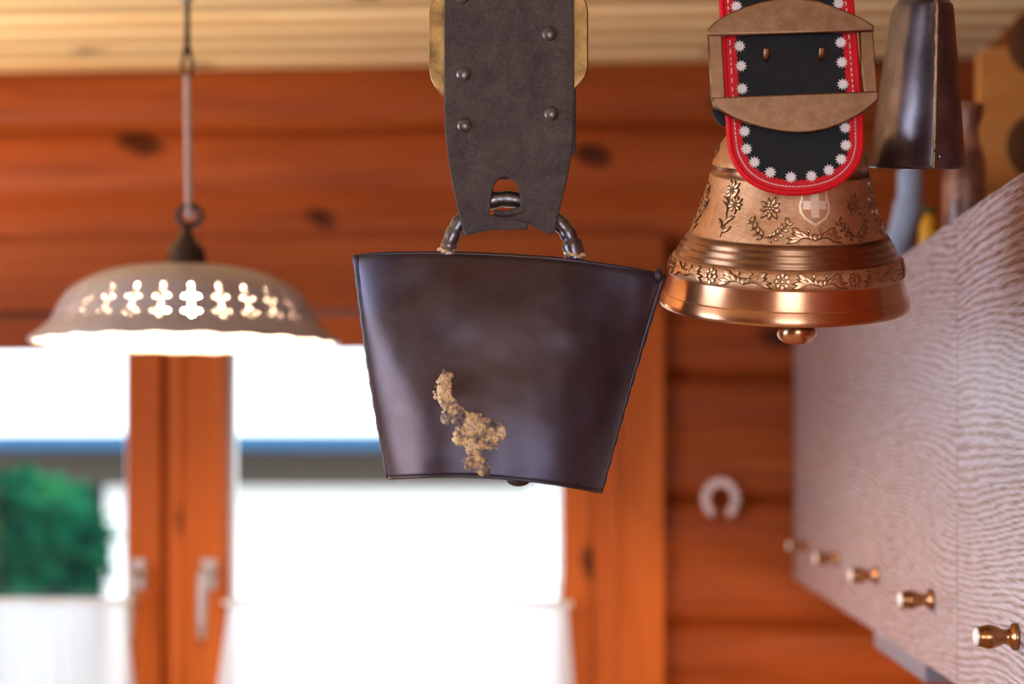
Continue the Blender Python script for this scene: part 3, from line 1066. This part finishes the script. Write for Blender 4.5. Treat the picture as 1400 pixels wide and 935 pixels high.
def patch_field(u, v):
    return max(r + 4.0 - math.hypot(u - x, v - y) for x, y, r in blobs) + 5.0 * noise.noise(Vector((u * 0.09, v * 0.09, 1.3))) + 2.0 * noise.noise(Vector((u * 0.3, v * 0.3, 4.3)))


def patch(name, field, u0, u1, v0, v1, st, mat, h=0.0035):
    nu, nv = int((u1 - u0) / st), int((v1 - v0) / st)
    vs, fs, idx = [], [], {}

    def vert(i, j):
        if (i, j) not in idx:
            u, w = u0 + i * st, v0 + j * st
            fl = field(u, w)
            a, t = cow_inv(u, w)
            k = max(0, min(1, fl / 7))
            lift = -0.0006 + k * (h * (0.65 + 0.6 * noise.noise(Vector((u * 0.16, w * 0.16, 9)))) + 0.0009 * noise.noise(Vector((u * 0.5, w * 0.5, 2))))
            idx[(i, j)] = len(vs); vs.append(cow_pt(a, min(t, 1.0), -1, lift))
        return idx[(i, j)]
    for j in range(nv):
        for i in range(nu):
            if field(u0 + (i + .5) * st, v0 + (j + .5) * st) > -1.5:
                fs.append((vert(i, j), vert(i + 1, j), vert(i + 1, j + 1), vert(i, j + 1)))
    return mesh(name, vs, fs, mat, cow, True)


patch('braze_patch', patch_field, 592, 704, 500, 652, 1.5, M['braze'], 0.0020)['label'] = 'gold and grey crusted braze patch'
patch('braze_fleck', lambda u, v: 5 - math.hypot((u - 615) * 1.5, v - 629) + 2 * noise.noise(Vector((u * .3, v * .3, 2))), 603, 627, 615, 643, 1.0, M['weld'], 0.0012)


# forged loop on top
def cl(u, v, y=0.0): return Vector(((u - OU) * bs, y, (OV - v) * bs))


lp_pts = spline([cl(611, 352), cl(614, 335), cl(624, 312), cl(640, 292), cl(662, 278), cl(690, 272), cl(718, 277), cl(746, 290), cl(766, 306), cl(779, 325), cl(787, 356)], 8)
MB().tube(lp_pts, [0.0092 if i < 6 or i > len(lp_pts) - 8 else 0.0072 + 0.0004 * math.sin(i * 1.1) for i in range(len(lp_pts))], 14).build('hanging_loop', M['loop_iron'], cow, True)
for u, vv in ((612, 345), (786, 350)):
    b = MB()
    for k in range(7):
        a = k * 0.9
        b.ball(cl(u + 9 * math.cos(a), vv + 2.5 * math.sin(a * 1.7), -0.005 - 0.002 * math.sin(a)), 0.0040, 0.0030, 0.0024, 10, 6)
    b.build('braze_joint', M['braze'], cow, True)
# clapper peeping below the lip
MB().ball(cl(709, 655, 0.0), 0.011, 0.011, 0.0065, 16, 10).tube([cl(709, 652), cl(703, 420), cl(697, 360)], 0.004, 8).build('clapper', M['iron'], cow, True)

# ------------------------------------------------------------------ worn leather strap of the cowbell
ss = (DB - 0.012) / F
srt = px(695, 320, DB - 0.012)
strap = thing('bell_strap', srt, YAW, label='worn dark leather strap with rivets and brass buckle, above the dark cowbell', cat='strap')


def sl(u, v): return ((u - 695) * ss, (320 - v) * ss)


ztop = BZ - srt.z
left = [sl(u, v) for u, v in ((608, -60), (607.5, 60), (607.5, 140), (608.5, 180), (612, 212), (617, 245), (624, 278), (630, 303), (634, 319), (638, 322))]
bot = [sl(u, v) for u, v in ((646, 320), (656, 316.5), (668, 314), (690, 313.5), (720, 305), (728, 309), (740, 315), (750, 320), (755, 320.5))]
right = [sl(u, v) for u, v in ((758, 315), (763, 295), (770, 268), (776, 244), (780, 222), (783, 190), (785, 140), (785, 80), (784, -60))]
outline = [(left[0][0], ztop)] + left + bot + right + [(right[-1][0], ztop)]
slot = [sl(u, v) for u, v in ((668, 296), (671, 280), (672, 268), (674, 257), (678, 249), (684, 244), (691, 242.5), (699, 244), (705, 250), (709, 258), (711, 270), (711, 286), (716, 291), (700, 296), (680, 297))]
plate('front_layer', [outline, slot], 0.0052, M['leather'], strap, 0.0, 0.0011)
back_out = [(sl(612, 0)[0], ztop), sl(612, 150), sl(616, 210), sl(625, 262), sl(672, 262), sl(676, 238), sl(706, 238), sl(710, 262), sl(768, 262), sl(778, 215), sl(789, 197), sl(789, 0), (sl(789, 0)[0], ztop)]
plate('back_layer', [back_out], 0.005, M['leather'], strap, 0.026, 0.001)
t1 = [sl(u, v) for u, v in ((640, 318), (652, 300), (664, 294), (671, 295), (700, 300), (722, 305), (722, 312), (718, 314.5), (690, 315), (672, 315), (656, 318))]
plate('lower_tongue', [t1], 0.0045, M['leather'], strap, -0.0035, 0.0012)
b = MB().tube(spline([Vector((*sl(675, 291), 0)).xzy, Vector((*sl(690, 292), 0)).xzy, Vector((*sl(706, 289.5), 0)).xzy, Vector((*sl(717, 285), 0)).xzy], 6), [0.0030] * 9 + [0.0036] * 10, 10)
b.build('rolled_tongue', M['leather'], strap, True)
M['rivet'] = metal_wear('worn_rivet', (0.07, 0.052, 0.05), (0.2, 0.165, 0.165), 150, 0.25, 0.4, 0.2, 0.8)
for u, vv in ((634, 102), (751, 47), (635, 172), (754, 156), (632, -4), (752, -66)):
    x, z = sl(u, vv)
    rr = 9.5 * ss
    MB().lathe([(rr * 1.12, -0.001), (rr * 1.05, 0.0008), (rr * 0.9, 0.0016), (rr * 0.6, 0.0026), (rr * 0.25, 0.0031), (0, 0.0032)], 24,
               Matrix.Translation((x, -0.0026, z)) @ Matrix.Rotation(R(90), 4, 'X')).build('rivet', M['rivet'], strap, True)


def rrect(u0, u1, v0, v1, r, n=6, f=sl):
    o = []
    for cx, cy, a0 in ((u1 - r, v0 + r, -90), (u1 - r, v1 - r, 0), (u0 + r, v1 - r, 90), (u0 + r, v0 + r, 180)):
        for i in range(n + 1):
            a = R(a0 + 90 * i / n)
            o.append(f(cx + r * math.cos(a), cy + r * math.sin(a)))
    return o


bo = [sl(u, v) for u, v in ((603, 126), (594, 115), (588, 104), (586, 92), (586, 12), (588, 2), (594, -8), (604, -16), (786, -18), (797, -10), (803, 0), (805, 12), (805, 88), (802, 100), (795, 109), (786, 118))]
bi = [sl(u, v) for u, v in ((640, 96), (640, 14), (752, 14), (752, 96))]
plate('brass_buckle', [bo, bi], 0.005, M['brass'], strap, 0.0125, 0.0013)
MB().box(-0.06, 0.06, -0.004, 0.032, ztop - 0.02, ztop).build('beam_cleat', M['black_iron'], strap)

# ------------------------------------------------------------------ bronze bell
DZ = 1.45
zs = DZ / F
BU, BV = 1075.5, 330.0
TILT = 15.5
bell = thing('bronze_bell', px(BU, BV, DZ), YAW, label='polished bronze bell with embossed flowers and a cross shield', cat='bell', group='alpine bells hanging from the beam')
bell.rotation_euler = (R(TILT), 0, YAW)
kc = math.cos(R(TILT - 7))
PR = [(176, 30), (178, 55), (182, 74), (188, 84), (196, 91), (206, 96.5), (220, 102.5), (227.5, 104.5)]
PR2 = [(228, 102.6), (240, 106)]
PR3 = [(240.5, 107.5), (254, 110), (269, 114), (284, 119), (296, 124), (308, 128.5), (318, 132)]
PR4 = [(318.5, 134.5), (322, 137.2), (326, 140.3), (326.6, 139.8), (330, 142.3), (334, 145.2), (334.6, 144.7), (339, 147.9), (343, 150.4), (343.6, 149.9), (347.5, 152.3)]
PR5 = [(348, 154.2), (355, 156.5), (363, 158.6), (371.5, 160.2)]
PR6 = [(372, 158.8), (380, 160.5), (388, 162.5), (395, 164.5), (398, 165.5)]
PR7 = [(398.4, 166.6), (404, 169), (409, 170.6), (413, 170.8), (416, 169.6)]
IN = [(417, 166), (414, 160), (395, 152), (360, 140), (320, 124), (280, 112), (230, 96), (190, 74), (184, 30)]
full, zone = [], []
for z_, sec in enumerate((PR, PR2, PR3, PR4, PR5, PR6, PR7, IN)):
    pts = sec
    if z_ in (0, 2, 5, 6):
        q = spline([(r, v, 0) for v, r in sec], 4)
        pts = [(p.y, p.x) for p in q]
    for v_, r_ in pts: full.append((r_ * zs, (BV - v_) / kc * zs)); zone.append(z_)
zm = {0: 0, 1: 1, 2: 0, 3: 1, 4: 0, 5: 2, 6: 2, 7: 1}
SEG = 144
b = MB().lathe(full, SEG)
mats = []
for i in range(len(full) - 1):
    mats += [zm[zone[i + 1]]] * SEG
body = mesh('body', b.v, b.f, [M['bronze_matte'], M['bronze_dark'], M['bronze_bright']], bell, True, mats)
OUTER = [p for p, z_ in zip(full, zone) if z_ < 7]


def rad(va):
    z = (BV - va) / kc * zs
    for (r0, z0), (r1, z1) in zip(OUTER, OUTER[1:]):
        if z0 >= z >= z1: return r0 + (r1 - r0) * ((z0 - z) / max(z0 - z1, 1e-9))
    return OUTER[0][0] if z > OUTER[0][1] else OUTER[-1][0]


def surf(phi, va, lift=0.0):
    r = rad(va); dr = (rad(va + 2) - rad(va - 2)) / (4 / kc * zs)
    nrm = Vector((math.sin(phi), -math.cos(phi), dr)).normalized()
    return Vector((r * math.sin(phi), -r * math.cos(phi), (BV - va) / kc * zs)) + nrm * lift


SAG = math.sin(R(TILT - 7.2))


def binv(u, v):
    va = v - 16
    for _ in range(20):
        r = rad(va) / zs
        sn = max(-0.97, min(0.97, (u - BU) / r))
        va = v - SAG * r * math.sqrt(1 - sn * sn)
    return math.asin(sn), va


class Orn:
    """raised ornament on the bell; shapes in pixels around (phi0, va0), a sideways, b up"""
    def __init__(s, phi0, va0): s.p, s.va, s.mb, s.r, s.mi = phi0, va0, MB(), rad(va0), []

    def P(s, a, b, h): return surf(s.p + a * zs / s.r, s.va - b, h)

    def poly(s, pts, h=0.0015, inset=0.66):
        n = len(pts); cx = sum(p[0] for p in pts) / n; cy = sum(p[1] for p in pts) / n
        v = [s.P(a, b, -0.0003) for a, b in pts] + [s.P(cx + (a - cx) * inset, cy + (b - cy) * inset, h) for a, b in pts] + [s.P(cx, cy, h * 1.15)]
        f = []
        for i in range(n):
            j = (i + 1) % n
            f += [(i, j, n + j, n + i), (n + i, n + j, 2 * n)]
            s.mi += [1, 0]
        s.mb.add(v, f)

    def leaf(s, x, y, L, W, ang, h=0.0017):
        W *= 1.35
        ca, sa = math.cos(ang), math.sin(ang)
        pts = [(t, w) for t, w in ((0, 0.12), (.25, .75), (.5, 1), (.78, .62), (1, 0), (.78, -.62), (.5, -1), (.25, -.75), (0, -0.12))]
        s.poly([(x + t * L * ca - w * W / 2 * sa, y + t * L * sa + w * W / 2 * ca) for t, w in pts], h)

    def dot(s, x, y, r, h=0.0014): s.poly([(x + r * math.cos(k * 0.785), y + r * math.sin(k * 0.785)) for k in range(8)], h)

    def stem(s, pts, w=1.0, h=0.0008):
        pts = [p for p in spline([(a, b, 0) for a, b in pts], 5)]
        n0 = len(s.mb.f)
        s.mb.tube([s.P(p.x, p.y, 0.0002) for p in pts], w * zs, 6)
        s.mi += [1] * (len(s.mb.f) - n0)

    def flat(s, outer, inner=None, h=0.0008):
        n = len(outer)
        if inner:
            v = [s.P(*p, -0.0003) for p in outer] + [s.P(*p, h) for p in outer] + [s.P(*p, h) for p in inner] + [s.P(*p, -0.0003) for p in inner]
            f = [(r * n + i, r * n + (i + 1) % n, (r + 1) * n + (i + 1) % n, (r + 1) * n + i) for r in range(3) for i in range(n)]
        else:
            v = [s.P(*p, -0.0003) for p in outer] + [s.P(*p, h) for p in outer]
            f = [(i, (i + 1) % n, n + (i + 1) % n, n + i) for i in range(n)] + [tuple(range(n, 2 * n))]
        s.mb.add(v, f); s.mi += [0] * len(f)

    def done(s, name, mat=None): return mesh(name, s.mb.v, s.mb.f, [mat or M['relief'], M['recess_shade']], bell, False, s.mi)


def palmette(o, w, h):
    o.dot(0, -h * 0.1, h * 0.16)
    for sgn in (-1, 1):
        for k, (ang, L) in enumerate(((80, .55), (58, .62), (36, .72), (16, .9), (-2, 1.0), (-22, .95))):
            a = R(ang) if sgn > 0 else math.pi - R(ang)
            x0 = sgn * w * 0.04 * k
            o.leaf(x0, -h * 0.28 + h * 0.05 * k, L * w * 0.5 * (0.55 if ang > 50 else 0.8), h * 0.2, a)
        o.leaf(sgn * w * 0.22, h * 0.05, w * 0.26, h * 0.26, R(28) if sgn > 0 else math.pi - R(28))
        o.dot(sgn * w * 0.12, h * 0.25, h * 0.12)


def flower(o, r, n=8, x=0, y=0):
    for k in range(n):
        a = 2 * math.pi * k / n
        o.dot(x + r * 0.66 * math.cos(a), y + r * 0.66 * math.sin(a), r * 0.31, 0.0013)
    o.dot(x, y, r * 0.3, 0.0016)


def edelweiss(o, r, x=0, y=0, rot=0.0):
    for k in range(9):
        a = rot + 2 * math.pi * k / 9
        o.leaf(x + 2 * math.cos(a), y + 2 * math.sin(a), r * (1 if k % 2 else 0.82), r * 0.34, a)
    for k in range(6): o.dot(x + r * 0.24 * math.cos(k * 1.047), y + r * 0.24 * math.sin(k * 1.047), r * 0.13, 0.002)
    o.dot(x, y, r * 0.14, 0.0022)


def garland(o, w, flip=1):
    pts = [(-w * .5, w * .16), (-w * .25, -w * .12), (0, -w * .2), (w * .25, -w * .12), (w * .5, w * .16)]
    o.stem(pts, 0.9)
    for k in range(9):
        t = -1 + k / 4
        x = t * w * 0.46; y = -w * 0.2 + (t * t) * w * 0.34
        for sg in (-1, 1):
            o.leaf(x, y, w * 0.2, w * 0.075, math.atan2(t * 1.4, 1) + sg * 0.8 if t >= 0 else math.pi + math.atan2(t * 1.4, 1) + sg * 0.8)
    flower(o, w * 0.1, 6, -w * .48 * flip, w * .2)
    o.leaf(w * .46 * flip, w * .12, w * .22, w * .12, R(75))


def spray(o, h, flip=1):
    o.stem([(0, -h * .5), (2 * flip, -h * .2), (-3 * flip, h * .1), (2 * flip, h * .35)], 1.0)
    edelweiss(o, h * 0.2, 1 * flip, h * .38)
    edelweiss(o, h * 0.17, 11 * flip, h * .12)
    for y, a in ((-.42, 35), (-.3, 60), (-.2, 25), (-.1, 110), (-.35, 130), (0.0, 140), (0.12, 150), (.22, 40)):
        aa = R(a) if flip > 0 else math.pi - R(a)
        o.leaf(0, y * h, h * .26, h * .075, aa)


ph, va = binv(1090, 285)
o = Orn(ph, va)
shp = [(0, 21.5), (-11, 20), (-20.5, 23), (-17.5, 15), (-18, 8), (-20.5, 0), (-19.5, -9), (-14, -17), (-6, -22), (0, -25.5), (6, -22), (14, -17), (19.5, -9), (20.5, 0), (18, 8), (17.5, 15), (20.5, 23), (11, 20)]
inn = [(a * 0.87, b * 0.88) for a, b in shp]
o.flat(shp, inn, 0.0009)
o.done('shield', M['emblem'])
o = Orn(ph, va)
k, L = 5.2, 15.3
o.flat([(-k, L), (-k, k), (-L, k), (-L, -k), (-k, -k), (-k, -L), (k, -L), (k, -k), (L, -k), (L, k), (k, k), (k, L)], None, 0.0009)
o.done('cross', M['emblem'])
for u, vv in ((1034, 289), (1146, 285)):
    o = Orn(*binv(u, vv)); edelweiss(o, 15.5, rot=0.5); o.done('edelweiss_relief')
for u, vv, fl in ((1031, 316, 1), (1147, 315, -1)):
    o = Orn(*binv(u, vv)); garland(o, 50, fl); o.done('garland_relief')
o = Orn(*binv(1090, 324)); palmette(o, 70, 26); o.done('palmette_relief')
for u, vv, fl in ((984, 290, 1), (1183, 291, -1)):
    o = Orn(*binv(u, vv)); spray(o, 68, fl); o.done('flower_spray_relief')
for k in range(1, 5):
    o = Orn(R(7 + 60 + k * 52), 285); spray(o, 62, 1); o.done('flower_spray_relief')
for k in range(10):
    o = Orn(R(-11 + 36 * k), 359.7); flower(o, 11.6); o.done('flower_relief')
    o = Orn(R(7 + 36 * k), 359.7); palmette(o, 70, 27); o.done('leaf_relief')
for k in range(8):
    o = Orn(R(-50 + 45 * k), 212)
    for sg in (-1, 1):
        o.stem([(sg * 2, -7), (sg * 10, -5), (sg * 13, 2), (sg * 9, 6), (sg * 6, 2), (sg * 9, 0)], 1.1)
        o.stem([(sg * 3, 8), (sg * 7, 9), (sg * 8, 5)], 0.9)
    o.dot(0, 2, 3)
    o.done('scroll_relief')
# crown staple and clapper
cz = (BV - 178) / kc * zs
MB().tube(spline([(-0.030, 0, cz - 0.01), (-0.030, 0, cz + 0.02), (-0.018, 0, cz + 0.036), (0.018, 0, cz + 0.036), (0.030, 0, cz + 0.02), (0.030, 0, cz - 0.01)], 8), 0.006, 12).build('crown_staple', M['bronze_dark'], bell, True)
# clapper hangs straight down from inside the crown
inv = Matrix.Rotation(R(-TILT), 3, 'X')
top_w = Matrix.Rotation(R(TILT), 3, 'X') @ Vector((0, 0, cz - 0.012))
cb_ = MB()
ballp = Vector(((1075.5 - BU) * zs, -0.052, (BV - 461.5) * zs))
cb_.tube([inv @ top_w, inv @ ballp], 0.004, 10)
cb_.ball(inv @ ballp, 26 * zs, 26 * zs, 15.5 * zs, 32, 20, inv.to_4x4())
cb_.build('clapper', M['bronze_bright'], bell, True)

# ------------------------------------------------------------------ red and black strap of the bronze bell
DR = DZ - 0.100
rs = DR / F
RU, RV = 1080.0, 267.0
rroot = px(RU, RV, DR)
rstrap = thing('bell_strap', rroot, YAW, label='black leather strap with red piped edge, white stars and bronze buckle', cat='strap')


def rl(u, v): return ((u - RU) * rs, (RV - v) * rs)


edge = spline([(x, y, 0) for x, y in ((981, -60), (983, 0), (985.5, 55), (989.5, 130), (992.5, 175), (996, 207), (1003, 225), (1015, 242), (1034, 256), (1058, 264.5), (1086, 267.5), (1114, 265), (1140, 257), (1160, 243), (1173, 226), (1179.5, 205), (1180, 180), (1177.5, 140), (1171.5, 55), (1166.5, 0), (1162, -60))], 6)
EP = [(p.x, p.y) for p in edge]


def inset(pts, d):
    o = []
    for i, p in enumerate(pts):
        a = pts[max(i - 1, 0)]; b = pts[min(i + 1, len(pts) - 1)]
        tx, ty = b[0] - a[0], b[1] - a[1]
        L = math.hypot(tx, ty) or 1
        o.append((p[0] + ty / L * d, p[1] - tx / L * d))
    return o


rz_top = BZ - rroot.z


def strip_up(pts):
    o = [rl(*p) for p in pts]
    return [(o[0][0] - 0.012 * 0, rz_top)] + o + [(o[-1][0], rz_top)]


plate('red_backing', [strip_up(EP)], 0.005, M['red_leather'], rstrap, 0.0, 0.001)
pip = [Vector((x, -0.0012, z)) for x, z in (rl(*p) for p in inset(EP, 3.6))]
MB().tube([Vector((pip[0].x, -0.0012, rz_top))] + pip + [Vector((pip[-1].x, -0.0012, rz_top))], 4.0 * rs, 10).build('red_piping', M['red_leather'], rstrap, True)
# black centre with toothed edge
inn = inset(EP, 20.5)
tooth = []
tot = 0
for a, b in zip(inn, inn[1:]):
    d = math.hypot(b[0] - a[0], b[1] - a[1]); n = max(1, int(d / 0.8))
    for i in range(n):
        tooth.append((a[0] + (b[0] - a[0]) * i / n, a[1] + (b[1] - a[1]) * i / n))
acc_, out_, last = 0, [], 0
for i in range(1, len(tooth)):
    acc_ += math.hypot(tooth[i][0] - tooth[i - 1][0], tooth[i][1] - tooth[i - 1][1])
    if acc_ - last >= 3.0:
        last = acc_; out_.append(tooth[i])
zig = []
for i, p in enumerate(out_):
    a = out_[max(i - 1, 0)]; b = out_[min(i + 1, len(out_) - 1)]
    tx, ty = b[0] - a[0], b[1] - a[1]; L = math.hypot(tx, ty) or 1
    d = 1.3 if i % 2 else -1.3
    zig.append((p[0] + ty / L * d, p[1] - tx / L * d))
plate('black_centre', [strip_up(zig)], 0.0016, M['black_leather'], rstrap, -0.0030, 0.0003)
# stitching
st = inset(EP, 11.5)
b = MB()
run = 0
for (x0, y0), (x1, y1) in zip(st, st[1:]):
    d = math.hypot(x1 - x0, y1 - y0); n = max(1, round(d / 9.0))
    for i in range(n):
        p, q = (i + 0.12) / n, (i + 0.72) / n
        A, B = rl(x0 + (x1 - x0) * p, y0 + (y1 - y0) * p), rl(x0 + (x1 - x0) * q, y0 + (y1 - y0) * q)
        mid = Vector(((A[0] + B[0]) / 2, -0.0036, (A[1] + B[1]) / 2))
        b.tube([Vector((A[0], -0.0024, A[1])), mid, Vector((B[0], -0.0024, B[1]))], 0.8 * rs, 6)
b.build('stitching', M['thread'], rstrap, True)
stars = [(1006, 11), (1008, 38), (1010, 65), (1012, 92), (1013.5, 123), (1015, 152), (1017, 181), (1019.5, 205), (1030.5, 223), (1052, 237), (1080, 243.5), (1108, 242), (1132, 234), (1148.5, 219), (1155, 200), (1154, 176), (1152.5, 146), (1151, 117), (1149.5, 87), (1148, 60), (1146.5, 33), (1145, 7), (1004, -20), (1143, -22)]
for i, (u, vv) in enumerate(stars):
    pts = []
    for k in range(22):
        a = math.pi * k / 11 + 0.2 * i
        r_ = 8.4 if k % 2 == 0 else 5.0
        pts.append((r_ * rs * math.cos(a), r_ * rs * math.sin(a)))
    o = plate('white_star', [pts], 0.0012, M['star'], rstrap, 0.0, 0.0)
    x, z = rl(u, vv)
    o.location = (x, -0.0043, z)
# back layer and the fold through the crown staple
fold = []
for i in range(40):
    t = i / 39
    fold.append((0, t))
cx_ = rl(1083, 0)[0]
hw = 88 * rs
sec = [(0.012, rl(0, 200)[1]), (0.010, rl(0, 60)[1]), (0.010, rz_top)]
b = MB()
crown_w = Matrix.Rotation(R(TILT), 3, 'X') @ Vector((0, 0, cz + 0.022))
# strap loop passing under the staple: from the front down, under, and up behind
yc, zc = crown_w.y + 0.100, crown_w.z + (px(BU, BV, DZ).z - rroot.z)
path = spline([(0.012, rz_top, 0), (0.012, zc + 0.06, 0), (yc - 0.012, zc + 0.004, 0), (yc, zc - 0.004, 0), (yc + 0.012, zc + 0.01, 0), (yc + 0.010, zc + 0.08, 0), (0.055, rz_top, 0)], 8)
v, f = [], []
for p in path:
    w_ = 0.022 if p.y < zc + 0.03 else 0.050
    for x in (-w_, w_): v.append((x + cx_, p.x, p.y))
for i in range(len(path) - 1): f.append((2 * i, 2 * i + 1, 2 * i + 3, 2 * i + 2))
lo = mesh('carrying_loop', v, f, M['black_leather'], rstrap, True)
solidify(lo, 0.003, 0)
MB().box(cx_ - 0.05, cx_ + 0.05, -0.004, 0.06, rz_top - 0.015, rz_top).build('beam_cleat', M['black_iron'], rstrap)


# buckle
def bow(co):
    return co


top_bar = [rl(u, v) for u, v in ((965.5, 54), (965.5, 45), (974, 36), (984, 29), (1000, 21), (1016, 14.5), (1036, 8.5), (1057, 4.5), (1084, 3), (1114, 6.5), (1130, 12), (1146, 18.5), (1160, 24), (1174, 30), (1190, 40.5), (1190, 48))]
bot_bar = [rl(u, v) for u, v in ((971, 138), (1197, 129), (1196.5, 141), (1180, 155), (1164, 165), (1145, 174), (1125, 181), (1106, 184.5), (1086, 185.5), (1064, 183.5), (1043, 179.5), (1022, 173.5), (1002, 166), (985, 157), (972.5, 148.5))]
plate('buckle_bar', [top_bar], 0.007, M['buckle'], rstrap, -0.010, 0.0014)
plate('buckle_bar', [bot_bar], 0.007, M['buckle'], rstrap, -0.010, 0.0014)
for q in (((965.5, 50), (985, 50), (990, 137), (971, 140)), ((1172, 46), (1190, 44), (1197, 131), (1177, 132))):
    plate('buckle_side', [[rl(*p) for p in q]], 0.006, M['buckle'], rstrap, -0.0068, 0.0012)
for u, vv in ((1046, 72), (1121, 71)):
    x, z = rl(u, vv)
    b = MB().tube(spline([(x, -0.0015, z - 11 * rs), (x, -0.0075, z - 7 * rs), (x, -0.010, z + 1 * rs), (x, -0.0105, z + 2.5 * rs)], 5), [0.0032] * 12 + [0.0033, 0.0028, 0.002, 0.001], 10)
    b.build('prong', M['buckle'], rstrap, True)
# dark keeper peeping out at the lower left of the buckle
kp = [rl(u, v) for u, v in ((973, 150), (976, 160), (984, 170), (993, 173), (993, 150))]
plate('keeper_loop', [kp], 0.006, M['black_leather'], rstrap, 0.001, 0.001)

# ------------------------------------------------------------------ narrow steel bell
DS = 1.46
es = DS / F
EU, EV = 1252.0, 228.0
sb = thing('cow_bell', px(EU, EV, DS), YAW, label='narrow blued steel bell seen on its seam, right of the bronze bell', cat='bell', group='alpine bells hanging from the beam')
SP = [(-14, 12, 0.30), (-6, 18, 0.48), (2, 25, 0.62), (8, 30, 0.7), (15, 34.5, 0.78), (22, 37.5, 0.82), (60, 42.5, 0.86), (120, 50, 0.92), (180, 57.5, 0.97), (229, 63, 1.0)]
sp = spline([(v_, hw_, k_) for v_, hw_, k_ in SP], 6)
ND = 40
v, f = [], []
for p in sp:
    vv, hw_, k_ = p.x, p.y * es, p.z
    dep = 0.066 * k_                       # half length along the view direction
    for i in range(2 * ND):
        # lens: seam vertices at -y and +y
        q = i / ND if i < ND else (2 * ND - i) / ND
        y_ = -math.cos(math.pi * q)
        sgn = 1 if i < ND else -1
        x_ = sgn * hw_ * (max(0, 1 - abs(y_) ** 2.2)) ** 0.72
        v.append(Vector((x_ + (vv - 228) * 0.008 * es, y_ * dep, (EV - vv) * es)))
m = 2 * ND
for j in range(len(sp) - 1):
    for k in range(m):
        f.append((j * m + k, j * m + (k + 1) % m, (j + 1) * m + (k + 1) % m, (j + 1) * m + k))
f.append(tuple(range(m)))
o = mesh('body', v, f, M['steel'], sb, True)
solidify(o, 0.0022, -1)


def seam_pt(vv, du=0.0, lift=0.0):
    best = min(sp, key=lambda p: abs(p.x - vv))
    dep = 0.066 * best.z; hw_ = best.y * es
    x = du * es
    yy = (max(0.0, 1 - (abs(x) / hw_) ** (1 / 0.72))) ** (1 / 2.2)
    return Vector((x + (vv - 228) * 0.008 * es, -yy * dep - lift, (EV - vv) * es))


M['dark_line'] = plain('seam_gap', (0.012, 0.01, 0.01), 0.6)
MB().tube([seam_pt(i, 0.8, 0.0008) for i in range(-8, 229, 6)], 0.9 * es, 6).build('seam', M['dark_line'], sb, True)
v, f = [], []
rows = list(range(2, 228, 3))
for j, vv in enumerate(rows):
    wdt = 3.6 + 1.6 * noise.noise(Vector((vv * 0.06, 0, 0))) + 1.2 * noise.noise(Vector((vv * 0.3, 5, 0)))
    for k in range(5):
        t = k / 4
        v.append(seam_pt(vv, -wdt * t + 0.3, 0.0011 * math.sin(math.pi * min(1, t + .12)) * (0.8 + 0.5 * noise.noise(Vector((vv * .2, k, 3)))) + (0.0003 if k < 4 else -0.0004)))
for j in range(len(rows) - 1):
    for k in range(4): f.append((j * 5 + k, j * 5 + k + 1, j * 5 + k + 6, j * 5 + k + 5))
mesh('solder_line', v, f, M['weld'], sb, True)['label'] = 'brass solder along the seam'
c = seam_pt(213, 7.5, 0.0)
rv = MB().lathe([(4.4 * es, -0.0008), (4.4 * es, 0.0006), (3.6 * es, 0.0012), (0, 0.0014)], 18, Matrix.Translation(c) @ Matrix.Rotation(R(62), 4, 'Z') @ Matrix.Rotation(R(90), 4, 'X'))
rv.build('rivet', M['steel'], sb, True)
for vv in (194, 205):
    MB().ball(seam_pt(vv, 0.5, 0.0006), 2.2 * es, 2.2 * es, 3 * es, 10, 6).build('solder_bead', M['dark_line'], sb, True)
MB().tube([(0, 0, (EV - 20) * es), (0, 0, (EV - 200) * es)], 0.004, 8).ball((0, 0, (EV - 195) * es), 0.011, 0.011, 0.011).build('clapper', M['iron'], sb, True)
lpz = (EV + 12) * es
MB().tube(spline([(0, -0.03, lpz - 0.008), (0, -0.026, lpz + 0.014), (0, 0, lpz + 0.026), (0, 0.026, lpz + 0.014), (0, 0.03, lpz - 0.008)], 8), 0.005, 10).build('hanging_loop', M['loop_iron'], sb, True)
sb.rotation_euler = (R(11.5), 0, YAW)
# rope
rp = thing('hanging_rope', px(EU, -8, DS), YAW, label='pinkish rope tied above the narrow steel bell', cat='rope')
zt_ = BZ - rp.location.z
off = lpz + 0.026 - (EV + 8) * es
for sgn in (-1, 1):
    bb = MB()
    for k in range(2):
        pts = spline([(sgn * 0.002, 0, off - 0.004), (sgn * 0.012, -0.012, off - 0.010), (sgn * (0.021 + 0.003 * k), -0.018, -0.006 + 0.003 * k), (sgn * 0.026, -0.01, 0.018), (sgn * 0.012, 0, 0.07), (sgn * 0.004, 0, 0.16), (sgn * 0.004, 0, zt_)], 8)
        bb.tube(pts, 0.0042, 8)
    bb.build('rope_strand', M['rope'], rp, True)
